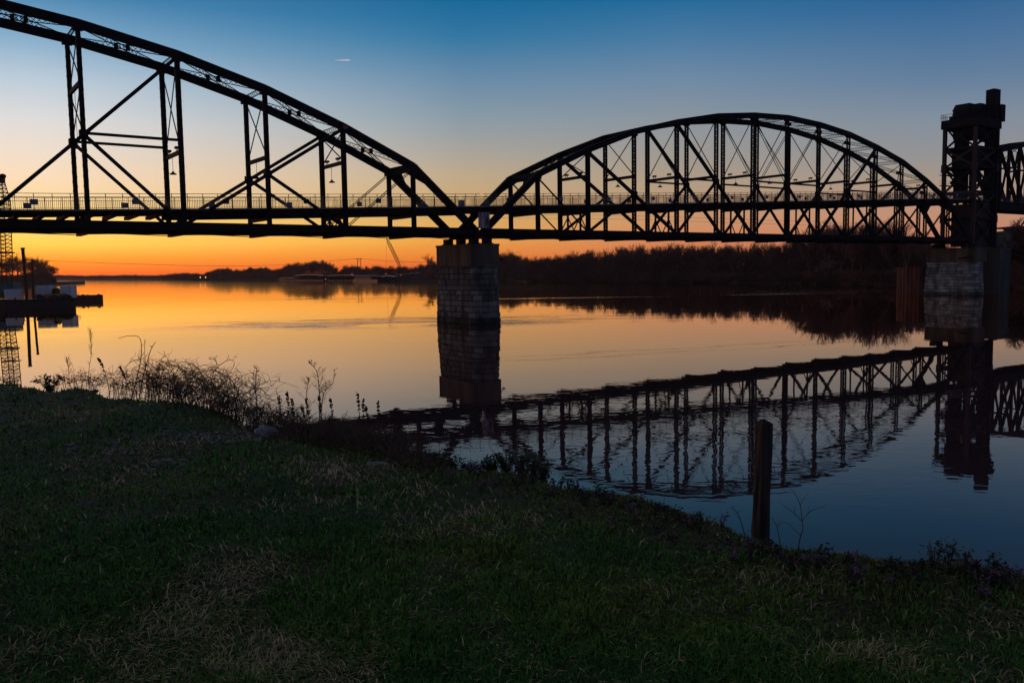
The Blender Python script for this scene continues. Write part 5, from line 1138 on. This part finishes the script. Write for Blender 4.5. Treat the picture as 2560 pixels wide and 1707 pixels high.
for i in range(120):
    x = rw.uniform(1375, 2560) if i > 20 else rw.uniform(1050, 1370); ye = float(np.interp(x, [q[0] for q in EDGE], [q[1] for q in EDGE])); h_ = rw.uniform(20, 52); inn = rw.uniform(-4, 30) if i % 4 else rw.uniform(20, 70)
    leafy('flowering_nettle', 'low purple flowered nettle, one of many fringing the right half of the bank', x, ye + 6 + inn, ye + 6 + inn - h_, 26, 40, M['leaf'], 'flower', 'purple flowered nettles along the bank edge', M['redstem'], .012, .05, 3, M['petal'] if rw.random() < .30 else M['seed'], 4)
for x, yb_, yt, w_, lb in ((2335, 1438, 1352, 40, 'tall leafy stalk, left of the pair near the lower right'), (2372, 1438, 1343, 30, 'tall leafy stalk, right of the pair near the lower right'), (2414, 1440, 1368, 16, 'single thin leafy stalk right of the leafy pair'), (2485, 1446, 1392, 14, 'short leafy stalk near the right photo edge'), (2222, 1430, 1398, 14, 'short leafy stalk left of the leafy pair'), (2052, 1408, 1374, 14, 'short rounded leafy stalk right of the bare sapling')):
    leafy('leafy_stalk', lb, x, yb_, yt - 6, w_, 110, M['leaf'], 'plant', None, M['redstem'], .016, .05, nst=5)
for x, yb_, yt, lb in ((2437, 1442, 1388, 'lone purple flower on a tall stem near the right edge'), (2528, 1450, 1412, 'brightest purple flower cluster at the right photo edge')):
    leafy('tall_flower', lb, x, yb_, yt, 12, 14, M['leaf'], 'flower', None, M['redstem'], .010, .05, 9, M['petal'], 2)
# bare sapling
b_ = gpt(1994, 1392, -.03, .1); T = thing('bare_sapling', b_, 'bare forked sapling right of the wooden post', 'sapling'); mb = MB()
def sc_(L_, r_): c = curve([b_ if (x, y) == (0, 0) else lift(x, y, b_) for x, y in L_], 6); mb.tube(c, [r_ * (1 - .7 * i / len(c)) for i in range(len(c))], 5, False)
sc_([(0, 0), (1999, 1350), (2007, 1322), (2005, 1296), (2000, 1262), (1990, 1238), (1976, 1220)], .0042); sc_([(2005, 1303), (1988, 1285), (1968, 1270), (1950, 1257)], .0026); sc_([(2007, 1300), (2025, 1278), (2045, 1270), (2063, 1264)], .0026)
sc_([(2003, 1340), (1985, 1322), (1970, 1308), (1953, 1302)], .0024); sc_([(2001, 1264), (2008, 1248), (2023, 1228)], .0020); sc_([(1986, 1283), (1986, 1270), (1987, 1264)], .0014); sc_([(2020, 1282), (2021, 1270), (2022, 1266)], .0013); sc_([(1976, 1220), (1975, 1216)], .001)
mb.build('stem', M['stem'], T)
for x, pts, lb in ((1870, [(1870, 1318), (1850, 1292), (1828, 1267)], 'thin bare twig leaning left of the wooden post'), (1950, [(1955, 1365), (1944, 1325), (1940, 1303)], 'short forked twig at the right foot of the wooden post')):
    weed('bare_twig', lb, pts, .003, 6, .06, group='bare twigs beside the post')
# weathered post
b_ = gpt(1904, 1362, 0, .55); zb_ = float(ground_z(b_[0], b_[1])) - .5; Yp_ = b_[1]; T = thing('timber_post', V(b_[0], b_[1], zb_ + .5), 'weathered dark wooden post with a broken top standing at the water edge', 'post')
ctr = lambda y: atd(1911 - (y - 1050) * .035, y, Yp_); R_p = 21.5 / FPX * Yp_; n = 22; mb = MB(); rp = random.Random(4); prof = [rp.uniform(.84, 1.10) for _ in range(n)]; tops = [rp.uniform(-.016, .008) - (.05 if (i <= 2 or i >= 20) else 0) - (.02 if 8 <= i <= 10 else 0) for i in range(n)]
vs = []; lv_ = [1480, 1420, 1360, 1300, 1240, 1180, 1120, 1085, 1058]
for y in lv_:
    c = ctr(y)
    for i in range(n): a = 2 * PI * i / n; r_ = R_p * prof[i] * (1 + .05 * math.sin(y * .031 + i * 1.7)) * (1.06 if y > 1300 else 1); vs.append(c + V(r_ * math.cos(a), r_ * math.sin(a), 0))
for i in range(n): a = 2 * PI * i / n; r_ = R_p * prof[i] * .93; vs.append(ctr(1050) + V(r_ * math.cos(a), r_ * math.sin(a), tops[i]))
for i in range(n): a = 2 * PI * i / n; vs.append(ctr(1056) + V(R_p * .45 * math.cos(a), R_p * .45 * math.sin(a), tops[i] * .5 - .02))
m_ = len(lv_) + 2; fs = [(k * n + i, k * n + (i + 1) % n, (k + 1) * n + (i + 1) % n, (k + 1) * n + i) for k in range(m_ - 1) for i in range(n)] + [tuple((m_ - 1) * n + i for i in range(n))]
mb.poly(vs, fs).build('post_shaft', M['timber'], T)
mb = MB(); c = ctr(1180); mb.tube([c + V(R_p * 1.07 * math.cos(a), R_p * 1.07 * math.sin(a), .012 * math.cos(a)) for a in np.linspace(0, 2 * PI, 25)], .004, 5, False)
mb.tube([atd(1884, 1230, Yp_ - .02), atd(1884, 1270, Yp_ - .05), atd(1878, 1330, Yp_ - .12)], .004, 5); mb.build('wire_loop', M['wire'], T)
# rocks
def rock(x, y, w_, h_, label, seed, m=None, tilt=0, off=0.0):
    b_ = gpt(x, y, 0, off); k = b_[1] / FPX; T = thing('pale_boulder' if w_ > 20 else 'loose_stone', b_, label, 'rock'); mb = MB(); mb.blob(b_ + V(0, 0, h_ * k * .25), (w_ * k / 2, w_ * k * .4, h_ * k * .6), seed, 11, 8, .45); o = mb.build('rock_body', m or M['rock'], T); T.rotation_euler = (0, tilt, 0); return T
rock(666, 1082, 66, 34, 'large pale slab of rock tilted toward the water in the brush', 3, m=M['slab'], tilt=.35, off=-.45); rock(705, 1096, 40, 20, 'pale rock at the right foot of the tilted slab', 6, tilt=.3, off=-.1); rock(615, 1063, 26, 12, 'flat pale rock left of the tilted slab', 8, off=-.1)
rock(1583, 1262, 22, 14, 'single grey stone in the flowers right of the leafy clump', 14, off=-.1); rock(240, 976, 14, 7, 'small bright stone on the left mound', 15, off=-.1); rock(945, 1165, 60, 10, 'flat grey stone sunk in the grass below the brush', 17, off=0)
# rubble patches in the grass
r6 = np.random.default_rng(2); gvm = MB()
for (x0, x1, y0, y1, n) in ((410, 650, 1080, 1112, 110), (150, 360, 1106, 1140, 45), (330, 470, 1150, 1180, 18), (150, 240, 968, 985, 26)):
    for k in range(n):
        b_ = gpt(r6.uniform(x0, x1), r6.uniform(y0, y1), .01); gvm.blob(b_, (.022 * r6.uniform(.4, 1.7), .022 * r6.uniform(.4, 1.6), .014 * r6.uniform(.5, 1.4)), k, 6, 4, .6)
tag(gvm.build('rubble_stones', M['rock'], None), 'scattered grey rubble in the worn grass', 'gravel', kind='stuff')

# ------------------------------------------------------------------ morning haze over the river
hz = MB().box((0, 1290, 44.5), (2700, 0, 0), (0, 1760, 0), (0, 0, 46)); hm = bpy.data.materials.new('morning_haze'); hm.use_nodes = True; t = hm.node_tree; t.nodes.clear()
o_ = nn(t, 'ShaderNodeOutputMaterial'); v_ = nn(t, 'ShaderNodeVolumePrincipled'); v_.inputs['Density'].default_value = HAZE; v_.inputs['Anisotropy'].default_value = .55; v_.inputs['Color'].default_value = (.96, .84, .82, 1)
t.links.new(v_.outputs[0], o_.inputs['Volume'])
if HAZE > 0: tag(hz.build('haze', hm, None), 'thin morning haze over the river', 'haze', kind='stuff')

sm = MB(); r7 = np.random.default_rng(31)
for k in range(420):
    a_ = r7.uniform(math.radians(-34), math.radians(34)); d_ = float(edge_r(a_)) + r7.uniform(.5, 2.2); q = V(d_ * math.sin(a_), d_ * math.cos(a_), 0); q[2] = float(ground_z(q[0], q[1])); z_ = r7.uniform(.4, 1.8)
    sm.blob(q, (.07 * z_, .06 * z_, .04 * z_), k, 7, 5, .6)
tag(sm.build('bank_stones', M['rock'], None), 'broken stones lying on the slope below the grass edge', 'stones', kind='stuff')
